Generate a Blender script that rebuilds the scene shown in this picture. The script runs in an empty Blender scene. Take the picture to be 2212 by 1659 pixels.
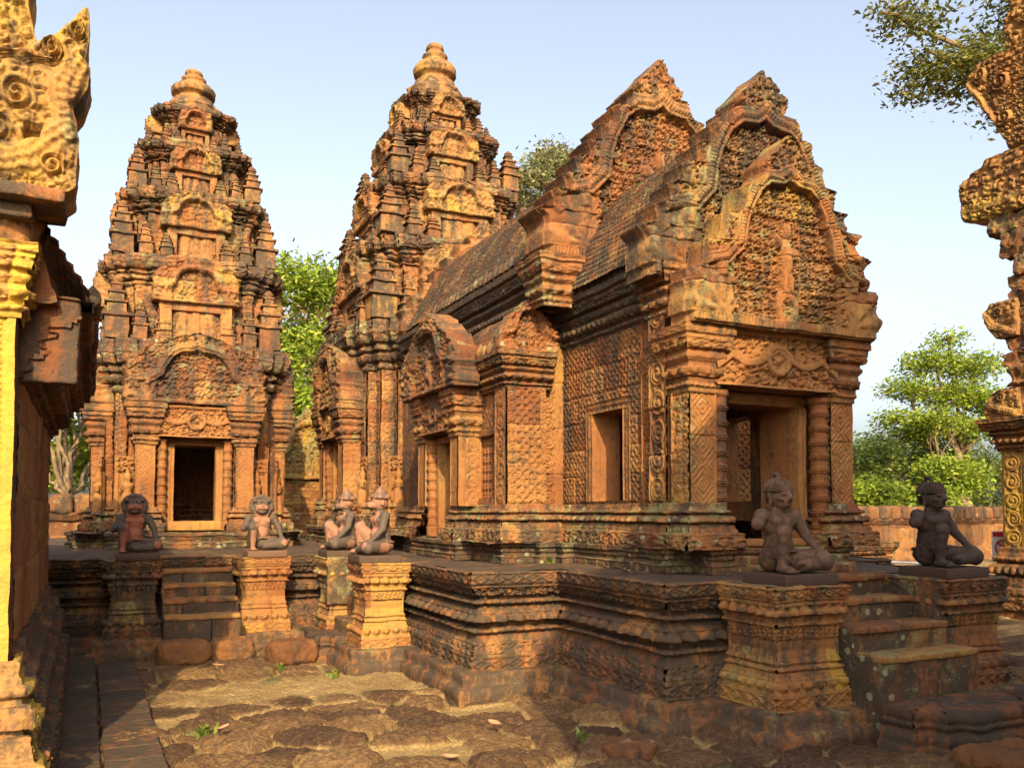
import bpy, math, random
import numpy as np
from mathutils import Vector
R = math.radians
sc = bpy.context.scene
# ------------------------------------------------------------------ camera, sky, sun, exposure
CAM_YAW, CAM_PITCH, CAM_Z = 25.22, 2.394, 1.6
cd = bpy.data.cameras.new('camera'); cam = bpy.data.objects.new('camera', cd); sc.collection.objects.link(cam)
cam.location = (0, 0, CAM_Z); cam.rotation_euler = (R(90 + CAM_PITCH), 0, R(-CAM_YAW))
cd.sensor_width = 36; cd.lens = 36 * 1841 / 2212; cd.shift_y = (1026.8 - 829.5) / 2212
cd.clip_start = .05; cd.clip_end = 2000; sc.camera = cam
SUN_AZ, SUN_EL = 16.5, 30.0           # degrees south of east, elevation
w = bpy.data.worlds.new('World'); sc.world = w; w.use_nodes = True
nt = w.node_tree; nt.nodes.clear()
sky = nt.nodes.new('ShaderNodeTexSky'); sky.sky_type = 'NISHITA'; sky.sun_disc = False
# world axes: +Y west, +X north, so east is -Y and south is -X
sdir = Vector((-math.sin(R(SUN_AZ)) * math.cos(R(SUN_EL)), -math.cos(R(SUN_AZ)) * math.cos(R(SUN_EL)), math.sin(R(SUN_EL))))
sky.sun_elevation = R(SUN_EL); sky.sun_rotation = math.atan2(sdir.x, sdir.y)
sky.air_density = 1.0; sky.dust_density = 5.0; sky.ozone_density = 1.0
bg = nt.nodes.new('ShaderNodeBackground'); bg.inputs[1].default_value = .15
wo = nt.nodes.new('ShaderNodeOutputWorld')
hz = nt.nodes.new('ShaderNodeHueSaturation'); hz.inputs['Saturation'].default_value = .62; hz.inputs['Value'].default_value = .98
nt.links.new(sky.outputs[0], hz.inputs['Color']); nt.links.new(hz.outputs[0], bg.inputs[0]); nt.links.new(bg.outputs[0], wo.inputs[0])
sl = bpy.data.lights.new('sun', 'SUN'); sl.energy = 3.4; sl.angle = R(.5); sl.color = (1, .80, .46)
so = bpy.data.objects.new('sun', sl); sc.collection.objects.link(so)
so.rotation_euler = (-sdir).to_track_quat('-Z', 'Y').to_euler(); so.location = (0, -20, 20)
sc.view_settings.view_transform = 'Standard'; sc.view_settings.look = 'None'
sc.view_settings.exposure = 1.25; sc.view_settings.gamma = 1
sc.cycles.max_bounces = 5; sc.cycles.diffuse_bounces = 3; sc.cycles.use_denoising = True

# ------------------------------------------------------------------ number helpers
rng = np.random.default_rng(7)
_L = rng.random((48, 48, 48, 3)).astype(np.float32)
def vnoise(p):                                   # smooth vector noise in -1..1
    f = np.floor(p); t = (p - f).astype(np.float32); t = t * t * (3 - 2 * t); i = f.astype(np.int64)
    i0 = i % 48; i1 = (i + 1) % 48; o = 0
    for a in (0, 1):
        for b in (0, 1):
            for c in (0, 1):
                wgt = (t[:, 0] if a else 1 - t[:, 0]) * (t[:, 1] if b else 1 - t[:, 1]) * (t[:, 2] if c else 1 - t[:, 2])
                ix = i1 if a else i0; iy = i1 if b else i0; iz = i1 if c else i0
                o = o + wgt[:, None] * _L[ix[:, 0], iy[:, 1], iz[:, 2]]
    return o * 2 - 1
def hash2(a, b, s=0):
    h = (a.astype(np.int64) * 73856093) ^ (b.astype(np.int64) * 19349663) ^ int(s * 83492791 + 977)
    h = (h ^ (h >> 13)) * 1274126177
    return ((h & 0xffffff) / float(0xffffff))
def sst(a, b, x):
    t = np.clip((x - a) / (b - a), 0, 1); return t * t * (3 - 2 * t)
def blocks(u, v, bw=.55, bh=.3, s=0):            # ashlar: joint depth 0..1 and a random number per block
    r = np.floor(v / bh); bw2 = bw * (.7 + .6 * hash2(r, r * 0 + 3, s))
    uu = u / bw2 + hash2(r, r * 0, s) * 7; c = np.floor(uu)
    du = np.minimum(uu - c, 1 - uu + c) * bw2; dv = np.minimum(v / bh - r, 1 - v / bh + r) * bh
    return 1 - sst(.002, .016, np.minimum(du, dv)), hash2(c, r, s + 1)
# ------------------------------------------------------------------ carving height fields (0..1)
def scroll(u, v, s, seed=0):
    gx, gy = u / s, v / s; cx, cy = np.floor(gx), np.floor(gy)
    d1 = np.full(u.shape, 9.); d2 = d1.copy(); px = d1.copy(); py = d1.copy(); ph = d1.copy()
    for i in (-1, 0, 1):
        for j in (-1, 0, 1):
            a, b = cx + i, cy + j
            qx = a + .5 + .5 * (hash2(a, b, seed) - .5); qy = b + .5 + .5 * (hash2(a, b, seed + 5) - .5)
            d = np.hypot(gx - qx, gy - qy); m = d < d1
            d2 = np.where(m, d1, np.minimum(d2, d)); px = np.where(m, gx - qx, px); py = np.where(m, gy - qy, py)
            ph = np.where(m, hash2(a, b, seed + 9), ph); d1 = np.where(m, d, d1)
    ang = np.arctan2(py, px); sg = np.where(ph > .5, 1., -1.)
    spi = .5 + .5 * np.cos(sg * ang + d1 * 13 + ph * 6.28)
    leaf = .5 + .5 * np.cos(5 * ang + ph * 6)
    h = np.where(d1 < .38, .2 + .8 * spi, .3 + .6 * leaf * (1 - sst(.38, .62, d1)))
    h = np.maximum(h, 1 - sst(.07, .14, d1)); h = h * sst(.02, .13, d2 - d1)
    return h * .4 + .6 * sst(.34, .56, h)
def roundels(u, v, wd, seed=0):                  # u in 0..wd
    x = u / wd - .5; n = np.floor(v / wd); y = v / wd - n - .5; sg = np.where(n % 2 == 0, 1., -1.)
    r = np.hypot(x, y * .95); a = np.arctan2(y, x) * sg
    h = np.where(r < .36, .3 + .7 * (.5 + .5 * np.cos(a + r * 30)), 0) * sst(.36, .30, r)
    h = np.maximum(h, (1 - sst(.03, .06, np.abs(r - .37))) * .9); h = np.maximum(h, 1 - sst(.05, .11, r))
    leaf = (.5 + .5 * np.cos(7 * a + 2)) * sst(.40, .46, r) * .7; h = np.maximum(h, leaf)
    return np.where(np.abs(x) > .46, .85, np.where(np.abs(x) > .43, .15, h))
def quatre(u, v, s):
    x = u / s - np.floor(u / s) - .5; y = v / s - np.floor(v / s) - .5; r = np.hypot(x, y); a = np.arctan2(y, x)
    k = (np.floor(u / s) + np.floor(v / s)) % 2
    pet = np.where(k > 0, np.abs(np.cos(2 * a)), np.abs(np.sin(2 * a)))
    h = sst(.0, .25, pet - r * 1.35) * .9; h = np.maximum(h, (1 - sst(.04, .09, np.abs(r - .40))) * .6 * (pet > .5))
    h = np.maximum(h, 1 - sst(.05, .1, r)); e = np.maximum(np.abs(x), np.abs(y))
    return np.maximum(h, sst(.44, .47, e))
def lattice(u, v, wd):
    x = u / wd - .5; p = wd * 1.2; y = v / p - np.floor(v / p) - .5
    d = np.abs(x) * 1.7 + np.abs(y) * 1.9
    h = .5 + .5 * np.cos(d * 19); h = np.maximum(h * .8, 1 - sst(.1, .2, d)); h *= .6 + .4 * scroll(u, v, wd * .33, 3)
    return np.where(np.abs(x) > .45, .9, np.where(np.abs(x) > .41, .1, h))
def band_h(kind, fu, s):
    x = 2 * fu - 1; y = 2 * s - 1
    if kind == 'bead': return np.sqrt(np.clip(1 - x * x, 0, 1)) * np.sqrt(np.clip(1 - y * y, 0, 1)) * 1.35 - .35
    if kind == 'rope':
        q = np.abs(((fu + s * .8) % 1) * 2 - 1); return np.sqrt(np.clip(1 - q * q, 0, 1)) * np.sqrt(np.clip(1 - y * y, 0, 1))
    if kind == 'petal':
        wv = np.sqrt(np.clip(1 - (np.clip(s, 0, 1)) ** 2.2, 0.0, 1)); q = np.abs(x) / np.maximum(wv, .05)
        inn = np.abs(x) / np.maximum(wv * .62, .05)
        return np.clip(np.where(q < 1, .55 * np.sqrt(np.clip(1 - q ** 4, 0, 1)), 0) + np.where((inn < 1) & (s < .75), .45 * np.sqrt(np.clip(1 - inn * inn, 0, 1)), 0), 0, 1) * 1.3 - .3
    if kind == 'petald': return band_h('petal', fu, 1 - s)
    if kind == 'loz':
        d = np.abs(x) + np.abs(y)
        h = np.maximum(1 - sst(.08, .2, np.abs(d - .86)), 1 - sst(.12, .32, d)); h = np.maximum(h, .6 * (1 - sst(.06, .15, np.abs(d - .52))))
        return np.where(np.abs(y) > .88, 1., h * .9)
    if kind == 'pend':
        d = np.abs(x) - (1 - (1 - s)) ; t = np.abs(x) - s
        return np.where(t < 0, .7 + .3 * np.cos((s - np.abs(x)) * 12), 0.)
    if kind == 'dent': return ((np.abs(x) < .55)).astype(float)
    return np.zeros_like(fu)
# ------------------------------------------------------------------ mesh builder
ROOT = {}
class MB:
    def __init__(s, g=.35, l=.3, t=.5): s.V = []; s.F = []; s.W = []; s.n = 0; s.g, s.l, s.t = g, l, t
    def raw(s, v, f, blk=.5, g=None, l=None, t=None):
        v = np.asarray(v, float).reshape(-1, 3); n = len(v)
        w4 = np.empty((n, 4)); w4[:, 0] = blk; w4[:, 1] = s.g if g is None else g; w4[:, 2] = s.l if l is None else l; w4[:, 3] = s.t if t is None else t
        s.V.append(v); s.W.append(w4); s.F.append(np.asarray(f, np.int64) + s.n); s.n += n
    def grid(s, P, N=None, blk=.5, closed_u=False, **k):
        n, m = P.shape[:2]; I = np.arange(n * m).reshape(n, m)
        if closed_u: I = np.vstack([I, I[:1]])
        q = np.stack([I[:-1, :-1], I[1:, :-1], I[1:, 1:], I[:-1, 1:]], -1).reshape(-1, 4)
        if N is not None:
            c = np.cross(P[-1, 0] - P[0, 0], P[0, -1] - P[0, 0])
            if np.dot(c, N) < 0: q = q[:, ::-1]
        s.raw(P.reshape(-1, 3), q, np.broadcast_to(blk, (n, m)).ravel() if not np.isscalar(blk) else blk, **k)
    def panel(s, O, U, V, N, W, H, res, fn=None, dep=.02, bw=0, bh=.3, joint=.014, seed=0, off=.004, **k):
        O, U, V, N = (np.asarray(x, float) for x in (O, U, V, N))
        nu = max(2, int(W / res) + 1); nv = max(2, int(H / res) + 1)
        u = np.linspace(0, W, nu)[:, None] + np.zeros((1, nv)); v = np.linspace(0, H, nv)[None] + np.zeros((nu, 1))
        h = np.zeros_like(u)
        if fn is not None: h = fn(u, v) * dep
        b = .5
        if bw:
            c0 = O @ (np.abs(U)); z0 = O[2] * abs(V[2]) + (O @ np.abs(V)) * (V[2] == 0)
            j, b = blocks(u + c0, v + z0, bw, bh, seed); h = h - j * joint + (b - .5) * 2 * off
        P = O + u[..., None] * U + v[..., None] * V + h[..., None] * N
        s.grid(P, N, b, **k)
    def box(s, c, size, r=.015, res=.06, blk=None, rot=0., **k):          # rounded, finely divided block
        c = np.asarray(c, float); hs = np.asarray(size, float) / 2; r = min(r, hs.min() * .9)
        b = rng.random() if blk is None else blk
        ca, sa = math.cos(rot), math.sin(rot)
        for ax in range(3):
            a1, a2 = (ax + 1) % 3, (ax + 2) % 3
            t1 = np.unique(np.concatenate([np.linspace(-hs[a1], hs[a1], max(2, int(2 * hs[a1] / res) + 1)), [-hs[a1] + r * .4, -hs[a1] + r, hs[a1] - r, hs[a1] - r * .4]]))
            t2 = np.unique(np.concatenate([np.linspace(-hs[a2], hs[a2], max(2, int(2 * hs[a2] / res) + 1)), [-hs[a2] + r * .4, -hs[a2] + r, hs[a2] - r, hs[a2] - r * .4]]))
            for sg in (-1, 1):
                P = np.zeros((len(t1), len(t2), 3)); P[..., a1] = t1[:, None]; P[..., a2] = t2[None]; P[..., ax] = sg * hs[ax]
                q = np.clip(P, -(hs - r), hs - r); d = P - q; ln = np.linalg.norm(d, axis=-1, keepdims=True); P = q + d / np.maximum(ln, 1e-9) * r
                N = np.zeros(3); N[ax] = sg
                G = P.copy(); G[..., 0] = P[..., 0] * ca - P[..., 1] * sa; G[..., 1] = P[..., 0] * sa + P[..., 1] * ca
                Nr = np.array([N[0] * ca - N[1] * sa, N[0] * sa + N[1] * ca, N[2]])
                s.grid(G + c, Nr, b, **k)
    def sweep(s, path, prof, z0=0., zs=1., closed=True, res=.02, os=1., bw=.6, seed=0, flip=False, joint=.012, off=.003, **k):
        """prof: list of (out, z, tag, pitch, amp): the tag belongs to the band that ends at this point"""
        p = np.asarray(path, float); n = len(p)
        if closed:
            x, y = p[:, 0], p[:, 1]; ar = np.sum(x * np.roll(y, -1) - np.roll(x, -1) * y)
            if ar < 0: p = p[::-1]
        O, Z, S, T, NO, NZ = [], [], [], [], [], []
        for a, b in zip(prof[:-1], prof[1:]):
            o0, z0_, o1, z1_ = a[0] * os, a[1] * zs, b[0] * os, b[1] * zs
            L = math.hypot(o1 - o0, z1_ - z0_); tag = b[2:] if len(b) > 2 else None
            m = max(2, int(L / (res * .8)) + 1) if tag else max(1, int(L / (res * 2)) + 1)
            if tag: m = max(m, 4)
            tt = np.linspace(0, 1, m + 1)[(0 if not O else 1):]
            nrm = np.array([z1_ - z0_, -(o1 - o0)]) / max(L, 1e-9)
            for q in tt:
                O.append(o0 + (o1 - o0) * q); Z.append(z0_ + (z1_ - z0_) * q); S.append(q); T.append(tag); NO.append(nrm[0]); NZ.append(nrm[1])
        O, Z, S, NO, NZ = map(np.array, (O, Z, S, NO, NZ))
        m = n if closed else n - 1
        def nd(i):
            d = p[(i + 1) % n] - p[i % n]; d = d / np.linalg.norm(d); return np.array([d[1], -d[0]])
        for i in range(m):
            a, b = p[i], p[(i + 1) % n]; N = nd(i) * (-1 if flip else 1); L = np.linalg.norm(b - a)
            Np = (nd(i - 1) * (-1 if flip else 1)) if (closed or i > 0) else N
            Nn = (nd(i + 1) * (-1 if flip else 1)) if (closed or i < m - 1) else N
            def mit(N1, N2):
                c = N1 @ N2
                return N1 if c > .999 else (N1 + N2) / (1 + c)
            m0, m1 = mit(Np, N), mit(N, Nn)
            nu = max(2, int(L / res) + 1); t = np.linspace(0, 1, nu)
            A = a + O[:, None] * m0; Bq = b + O[:, None] * m1
            XY = A[None] * (1 - t[:, None, None]) + Bq[None] * t[:, None, None]
            hh = np.zeros((nu, len(O)))
            for kk in {T_ for T_ in T if T_}:
                idx = [q for q in range(len(T)) if T[q] == kk]; cnt = max(1, round(L / kk[1])); fu = (t * cnt) % 1
                fu[-1] = 1.; hh[:, idx] = band_h(kk[0], fu[:, None] + 0 * S[idx][None], 0 * fu[:, None] + S[idx][None]) * kk[2] if kk[0] != 'scr' else \
                    scroll((t * L)[:, None] + 0 * S[idx][None] + i * 3.1, np.cumsum(np.hypot(np.diff(O, prepend=O[0]), np.diff(Z, prepend=Z[0])))[idx][None] + 0 * t[:, None], kk[1], seed) * kk[2]
            uu = (t * L)[:, None] + 0 * O[None]; j, bk = blocks(uu + i * 5.3, Z[None] + z0 + 0 * uu, bw, .3, seed + i)
            ef = np.minimum(t, 1 - t)[:, None] * L; fade = sst(0, .02, ef) if closed or True else 1
            hh = hh - j * joint * fade + (bk - .5) * 2 * off * fade
            P = np.empty((nu, len(O), 3)); P[..., :2] = XY + hh[..., None] * NO[None, :, None] * N; P[..., 2] = z0 + Z[None] + hh * NZ[None]
            I = np.arange(nu * len(O)).reshape(nu, len(O)); q = np.stack([I[:-1, :-1], I[1:, :-1], I[1:, 1:], I[:-1, 1:]], -1).reshape(-1, 4)
            if flip: q = q[:, ::-1]
            s.raw(P.reshape(-1, 3), q, bk.ravel(), **k)
    def lathe(s, c, prof, n=20, flute=0, fa=0., res=.02, sq=0., **k):
        pts = []
        for a, b in zip(prof[:-1], prof[1:]):
            m = max(1, int(math.dist(a, b) / res)); pts += [(a[0] + (b[0] - a[0]) * i / m, a[1] + (b[1] - a[1]) * i / m) for i in range(m)]
        pts.append(prof[-1]); pts = np.array(pts); a = np.linspace(0, 2 * np.pi, n, endpoint=False)
        fr = 1 + (fa * np.abs(np.cos(a * flute / 2)) if flute else 0)
        if sq: fr = fr * (1 + sq * (1 / np.maximum(np.abs(np.cos(((a + np.pi / 8) % (np.pi / 4)) - np.pi / 8)), .5) - 1))
        P = np.empty((n, len(pts), 3)); P[..., 0] = c[0] + pts[None, :, 0] * (np.cos(a) * fr)[:, None]; P[..., 1] = c[1] + pts[None, :, 0] * (np.sin(a) * fr)[:, None]; P[..., 2] = c[2] + pts[None, :, 1]
        s.grid(P, None, .5 if 'blk' not in k else k.pop('blk'), closed_u=True, **k)
    def tube(s, pts, rad, n=8, **k):
        pts = np.asarray(pts, float); rad = np.broadcast_to(rad, (len(pts),)); d = np.gradient(pts, axis=0); d /= np.maximum(np.linalg.norm(d, axis=1, keepdims=True), 1e-9)
        ref = np.where(np.abs(d[:, 2:3]) > .9, [[1., 0, 0]], [[0, 0, 1.]]); a = np.cross(d, ref); a /= np.linalg.norm(a, axis=1, keepdims=True); b = np.cross(d, a)
        th = np.linspace(0, 2 * np.pi, n, endpoint=False)
        P = pts[None] + rad[None, :, None] * (np.cos(th)[:, None, None] * a[None] + np.sin(th)[:, None, None] * b[None])
        I = np.arange(n * len(pts)).reshape(n, len(pts)); I = np.vstack([I, I[:1]]); q = np.stack([I[:-1, :-1], I[:-1, 1:], I[1:, 1:], I[1:, :-1]], -1).reshape(-1, 4)
        s.raw(P.reshape(-1, 3), q, **k)
        c0 = np.arange(n); 
        if n == 8: s.raw(P[:, -1], [[0, 1, 2, 3], [0, 3, 4, 7], [4, 5, 6, 7]], **k); s.raw(P[:, 0], [[3, 2, 1, 0], [7, 4, 3, 0], [7, 6, 5, 4]], **k)
    def build(s, name, m, parent=None, er=.006, es=.18, fine=.0012, smooth=True, ang=0):
        if not s.V: s.raw(np.zeros((4, 3)), [[0, 1, 2, 3]])
        V = np.concatenate(s.V); F = np.concatenate(s.F); W4 = np.concatenate(s.W)
        org = ROOT.get(parent.name, np.zeros(3)) if parent is not None else np.zeros(3)
        if er: V = V + vnoise(V / es) * er + vnoise(V / (es * .3) + 11) * er * .5
        if fine: V = V + vnoise(V / .03 + 5) * fine
        V = V - org
        me = bpy.data.meshes.new(name); me.vertices.add(len(V)); me.vertices.foreach_set('co', V.astype(np.float32).ravel())
        me.loops.add(len(F) * 4); me.loops.foreach_set('vertex_index', F.astype(np.int32).ravel())
        me.polygons.add(len(F)); me.polygons.foreach_set('loop_start', np.arange(0, len(F) * 4, 4, dtype=np.int32))
        at = me.color_attributes.new('wx', 'FLOAT_COLOR', 'POINT'); at.data.foreach_set('color', W4.astype(np.float32).ravel())
        me.update(calc_edges=True)
        if smooth:
            me.polygons.foreach_set('use_smooth', np.ones(len(F), bool))
            if ang: me.set_sharp_from_angle(angle=R(ang))
        me.materials.append(m)
        o = bpy.data.objects.new(name, me); sc.collection.objects.link(o)
        if parent is not None: o.parent = parent; ROOT[o.name] = org
        return o
def thing(name, label, cat, loc=(0, 0, 0), rz=0., group=None):
    o = bpy.data.objects.new(name, None); sc.collection.objects.link(o); o.empty_display_size = .2
    o.location = loc; o.rotation_euler = (0, 0, rz); o['label'] = label; o['category'] = cat
    if group: o['group'] = group
    ROOT[o.name] = np.array(loc, float) if not rz else np.zeros(3)
    return o
def tag(o, label, cat, group=None):
    o['label'] = label; o['category'] = cat
    if group: o['group'] = group
    return o
def structure(o): o['kind'] = 'structure'; return o
def dup(root, loc, label, group=None):
    r = root.copy(); sc.collection.objects.link(r); r.location = loc; r['label'] = label
    if group: r['group'] = group
    for ch in list(root.children):
        c = ch.copy(); sc.collection.objects.link(c); c.parent = r
        for g in ch.children:
            d = g.copy(); sc.collection.objects.link(d); d.parent = c
    return r
# ------------------------------------------------------------------ materials
class NT:
    def __init__(s, name):
        s.m = bpy.data.materials.new(name); s.m.use_nodes = True; s.t = s.m.node_tree; s.t.nodes.clear()
        s.out = s.n('ShaderNodeOutputMaterial')
    def n(s, ty, **k):
        o = s.t.nodes.new(ty)
        for a, b in k.items(): setattr(o, a, b)
        return o
    def l(s, a, b): s.t.links.new(a, b)
    def set(s, sock, v):
        if hasattr(v, 'is_output') or isinstance(v, bpy.types.NodeSocket): s.l(v, sock)
        else: sock.default_value = v
    def math(s, op, a, b=0., c=0., clamp=False):
        o = s.n('ShaderNodeMath', operation=op, use_clamp=clamp)
        for i, v in enumerate((a, b, c)): s.set(o.inputs[i], v)
        return o.outputs[0]
    def mix(s, f, a, b, mode='MIX'):
        o = s.n('ShaderNodeMix', data_type='RGBA', blend_type=mode, clamp_factor=True)
        s.set(o.inputs[0], f); s.set(o.inputs[6], a if not isinstance(a, tuple) else (*a, 1)); s.set(o.inputs[7], b if not isinstance(b, tuple) else (*b, 1)); return o.outputs[2]
    def noise(s, vec, scale, det=5, rough=.55, dist=0.):
        o = s.n('ShaderNodeTexNoise'); s.l(vec, o.inputs['Vector']); o.inputs['Scale'].default_value = scale; o.inputs['Detail'].default_value = det
        o.inputs['Roughness'].default_value = rough; o.inputs['Distortion'].default_value = dist; return o.outputs[0]
    def vor(s, vec, scale, feat='F1', rnd=1.):
        o = s.n('ShaderNodeTexVoronoi', feature=feat); s.l(vec, o.inputs['Vector']); o.inputs['Scale'].default_value = scale; o.inputs['Randomness'].default_value = rnd; return o
    def pos(s, scale=(1, 1, 1), src='geo'):
        p = s.n('ShaderNodeNewGeometry').outputs['Position'] if src == 'geo' else s.n('ShaderNodeTexCoord').outputs['Object']
        mp = s.n('ShaderNodeMapping'); s.l(p, mp.inputs[0]); mp.inputs['Scale'].default_value = scale; return mp.outputs[0]
    def ramp(s, f, stops):
        o = s.n('ShaderNodeValToRGB'); s.l(f, o.inputs[0]); e = o.color_ramp.elements
        while len(e) < len(stops): e.new(.5)
        for q, (p, c) in zip(e, stops): q.position = p; q.color = (*c, 1)
        return o.outputs[0]
    def step(s, x, a, b):
        o = s.n('ShaderNodeMapRange', interpolation_type='SMOOTHSTEP', clamp=True); s.set(o.inputs[0], x); s.set(o.inputs[1], a); s.set(o.inputs[2], b); return o.outputs[0]
    def fin(s, col, rough=.9, bump=None, bs=.5, bd=.01, trans=0.):
        b = s.n('ShaderNodeBsdfPrincipled'); s.set(b.inputs['Base Color'], col if not isinstance(col, tuple) else (*col, 1)); s.set(b.inputs['Roughness'], rough)
        b.inputs['Specular IOR Level'].default_value = .25; sh = b.outputs[0]
        if bump is not None:
            bn = s.n('ShaderNodeBump'); bn.inputs['Strength'].default_value = bs; bn.inputs['Distance'].default_value = bd; s.l(bump, bn.inputs['Height']); s.l(bn.outputs[0], b.inputs['Normal'])
        if trans:
            tb = s.n('ShaderNodeBsdfTranslucent'); s.set(tb.inputs[0], col); mx = s.n('ShaderNodeMixShader'); mx.inputs[0].default_value = trans; s.l(sh, mx.inputs[1]); s.l(tb.outputs[0], mx.inputs[2]); sh = mx.outputs[0]
        s.l(sh, s.out.inputs[0]); return s.m
def mat_stone(name, stops, crust=(.042, .036, .026), lich=((.13, .135, .05), (.25, .22, .09)), gain=1.):
    t = NT(name); p = t.pos(); ps = t.pos((2.2, 2.2, .45))
    at = t.n('ShaderNodeAttribute', attribute_name='wx'); sp = t.n('ShaderNodeSeparateColor'); t.l(at.outputs['Color'], sp.inputs[0])
    blk, gr, li = sp.outputs[0], sp.outputs[1], sp.outputs[2]; tint = at.outputs['Alpha']
    nz = t.n('ShaderNodeSeparateXYZ'); t.l(t.n('ShaderNodeNewGeometry').outputs['True Normal'], nz.inputs[0]); upz = nz.outputs[2]
    n1 = t.noise(p, 1.1, 5); n2 = t.noise(p, 11, 4); n3 = t.noise(p, 70, 3, .7)
    f = t.math('ADD', t.math('MULTIPLY', blk, .32), t.math('ADD', t.math('MULTIPLY', n1, .68), t.math('MULTIPLY', t.math('SUBTRACT', tint, .5), .8)))
    col = t.ramp(f, stops)
    v = t.math('ADD', .62, t.math('ADD', t.math('MULTIPLY', n2, .5), t.math('MULTIPLY', n3, .28)))
    col = t.mix(1., col, t.mix(0., (1, 1, 1), (1, 1, 1)), 'MULTIPLY') if False else col
    hs = t.n('ShaderNodeHueSaturation'); t.l(col, hs.inputs['Color']); t.l(t.math('MULTIPLY', v, gain), hs.inputs['Value']); hs.inputs['Saturation'].default_value = 1.08; col = hs.outputs[0]
    st = t.noise(ps, 2.2, 9, .68); sp2 = t.noise(p, 17, 8, .78)
    cm = t.math('ADD', t.math('MULTIPLY', st, .58), t.math('ADD', t.math('MULTIPLY', sp2, .42), t.math('MULTIPLY', t.math('ADD', gr, t.math('MULTIPLY', upz, -.04)), .27)))
    cm = t.step(cm, .55, .69); col = t.mix(t.math('MULTIPLY', cm, .88), col, crust)
    lm = t.math('ADD', t.noise(p, 3.7, 9, .72), t.math('MULTIPLY', t.math('ADD', li, t.math('MULTIPLY', upz, .16)), .32)); lm = t.step(lm, .68, .80)
    lc = t.mix(t.noise(p, 14, 3), lich[0], lich[1]); col = t.mix(t.math('MULTIPLY', lm, .75), col, lc)
    sm = t.math('ADD', t.noise(p, 24, 6, .75), t.math('MULTIPLY', li, .16)); col = t.mix(t.math('MULTIPLY', t.step(sm, .70, .76), .7), col, (.36, .33, .21))
    vo = t.vor(p, 8.5); spm = t.math('MULTIPLY', t.step(t.math('ADD', vo.outputs['Distance'], t.math('MULTIPLY', n2, .28)), .40, .34), t.math('MULTIPLY', t.step(li, .42, .5), t.step(t.noise(p, 1.9, 3), .47, .53))); col = t.mix(t.math('MULTIPLY', spm, .65), col, (.30, .27, .15))
    vb = t.vor(p, 55).outputs['Distance']; bh = t.math('ADD', t.math('MULTIPLY', n3, .8), t.math('MULTIPLY', vb, .7))
    return t.fin(col, .93, t.math('ADD', bh, t.math('ADD', t.math('MULTIPLY', t.noise(p, 20, 5), 1.3), t.math('MULTIPLY', t.vor(p, 24, 'SMOOTH_F1').outputs['Distance'], 1.4))), .5, .010)
M = {}
M['sand'] = mat_stone('red_sandstone', [(.12, (.078, .031, .018)), (.33, (.160, .064, .030)), (.50, (.225, .098, .043)), (.68, (.270, .142, .058)), (.90, (.38, .245, .058))])
M['ground_blk'] = mat_stone('laterite', [(.2, (.07, .030, .016)), (.5, (.14, .062, .028)), (.8, (.22, .11, .045))], lich=((.28, .24, .12), (.36, .27, .14)))
def mat_plain(name, stops, scale=6., rough=.85, src='geo', bd=.006):
    t = NT(name); p = t.pos(src=src); n = t.noise(p, scale, 7, .65); c = t.ramp(n, stops); return t.fin(c, rough, t.noise(p, scale * 7, 5, .7), .5, bd)
# ------------------------------------------------------------------ layout constants (metres; +Y west, +X north)
A = 5.44                                    # axis of the hall and of the central tower
PT = 1.062                                  # platform top
def mirx(pts): return [(2 * A - x, y) for x, y in reversed(pts)]
S = M['sand']
PLAT = [(-.015, 0), (-.015, .115, 'loz', .17, .024), (-.005, .118), (-.005, .14), (-.02, .142), (-.06, .245, 'scr', .10, .026), (-.05, .247), (-.045, .27), (-.075, .272), (-.105, .34), (-.105, .362), (-.075, .365), (-.075, .41, 'bead', .075, .042), (-.150, .412), (-.155, .46), (-.08, .462), (-.075, .48), (-.055, .48), (-.05, .56, 'petal', .16, .06), (-.06, .565), (-.085, .58), (-.085, .60), (-.11, .605), (-.150, .655), (-.085, .657), (-.085, .70, 'bead', .075, .042), (-.150, .705), (-.155, .75), (-.09, .752), (-.05, .83, 'scr', .085, .026), (-.02, .835), (-.02, .86, 'dent', .02, .006), (-.01, .862), (-.01, .875), (0, .88), (0, .985, 'loz', .17, .024), (-.012, 1.0), (-.05, 1.002)]
PED = [(0, 0), (0, .105, 'loz', .12, .018), (-.005, .11), (-.005, .13), (-.02, .132), (-.02, .15), (-.04, .215, 'petald', .115, .045), (-.05, .22), (-.05, .245), (-.065, .247), (-.075, .29), (-.09, .295), (-.085, .30), (-.085, .335, 'rope', .042, .02), (-.10, .337), (-.10, .36), (-.09, .362), (-.12, .41, 'scr', .055, .008), (-.12, .56), (-.115, .56), (-.115, .655, 'pend', .06, .022), (-.10, .66), (-.075, .665), (-.075, .70, 'rope', .042, .02), (-.09, .702), (-.06, .75), (-.04, .752), (-.03, .76), (-.03, .835, 'petal', .115, .045), (-.02, .84), (-.035, .86), (-.035, .875), (-.015, .88), (-.015, .90, 'dent', .02, .005), (0, .905), (0, .985, 'loz', .13, .018), (-.012, 1.), (-.06, 1.002)]
FOOT = [(.19, -.15), (.195, .03), (.18, .075), (.155, .092), (.125, .095), (.125, .185), (.112, .198), (-.06, .202)]
def footing(B, path, res=.03, g=.58, l=.25):
    B.sweep(path, FOOT, 0, 1, res=res, bw=.7, off=.008, joint=.012, g=g, l=l, t=.5)
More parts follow.
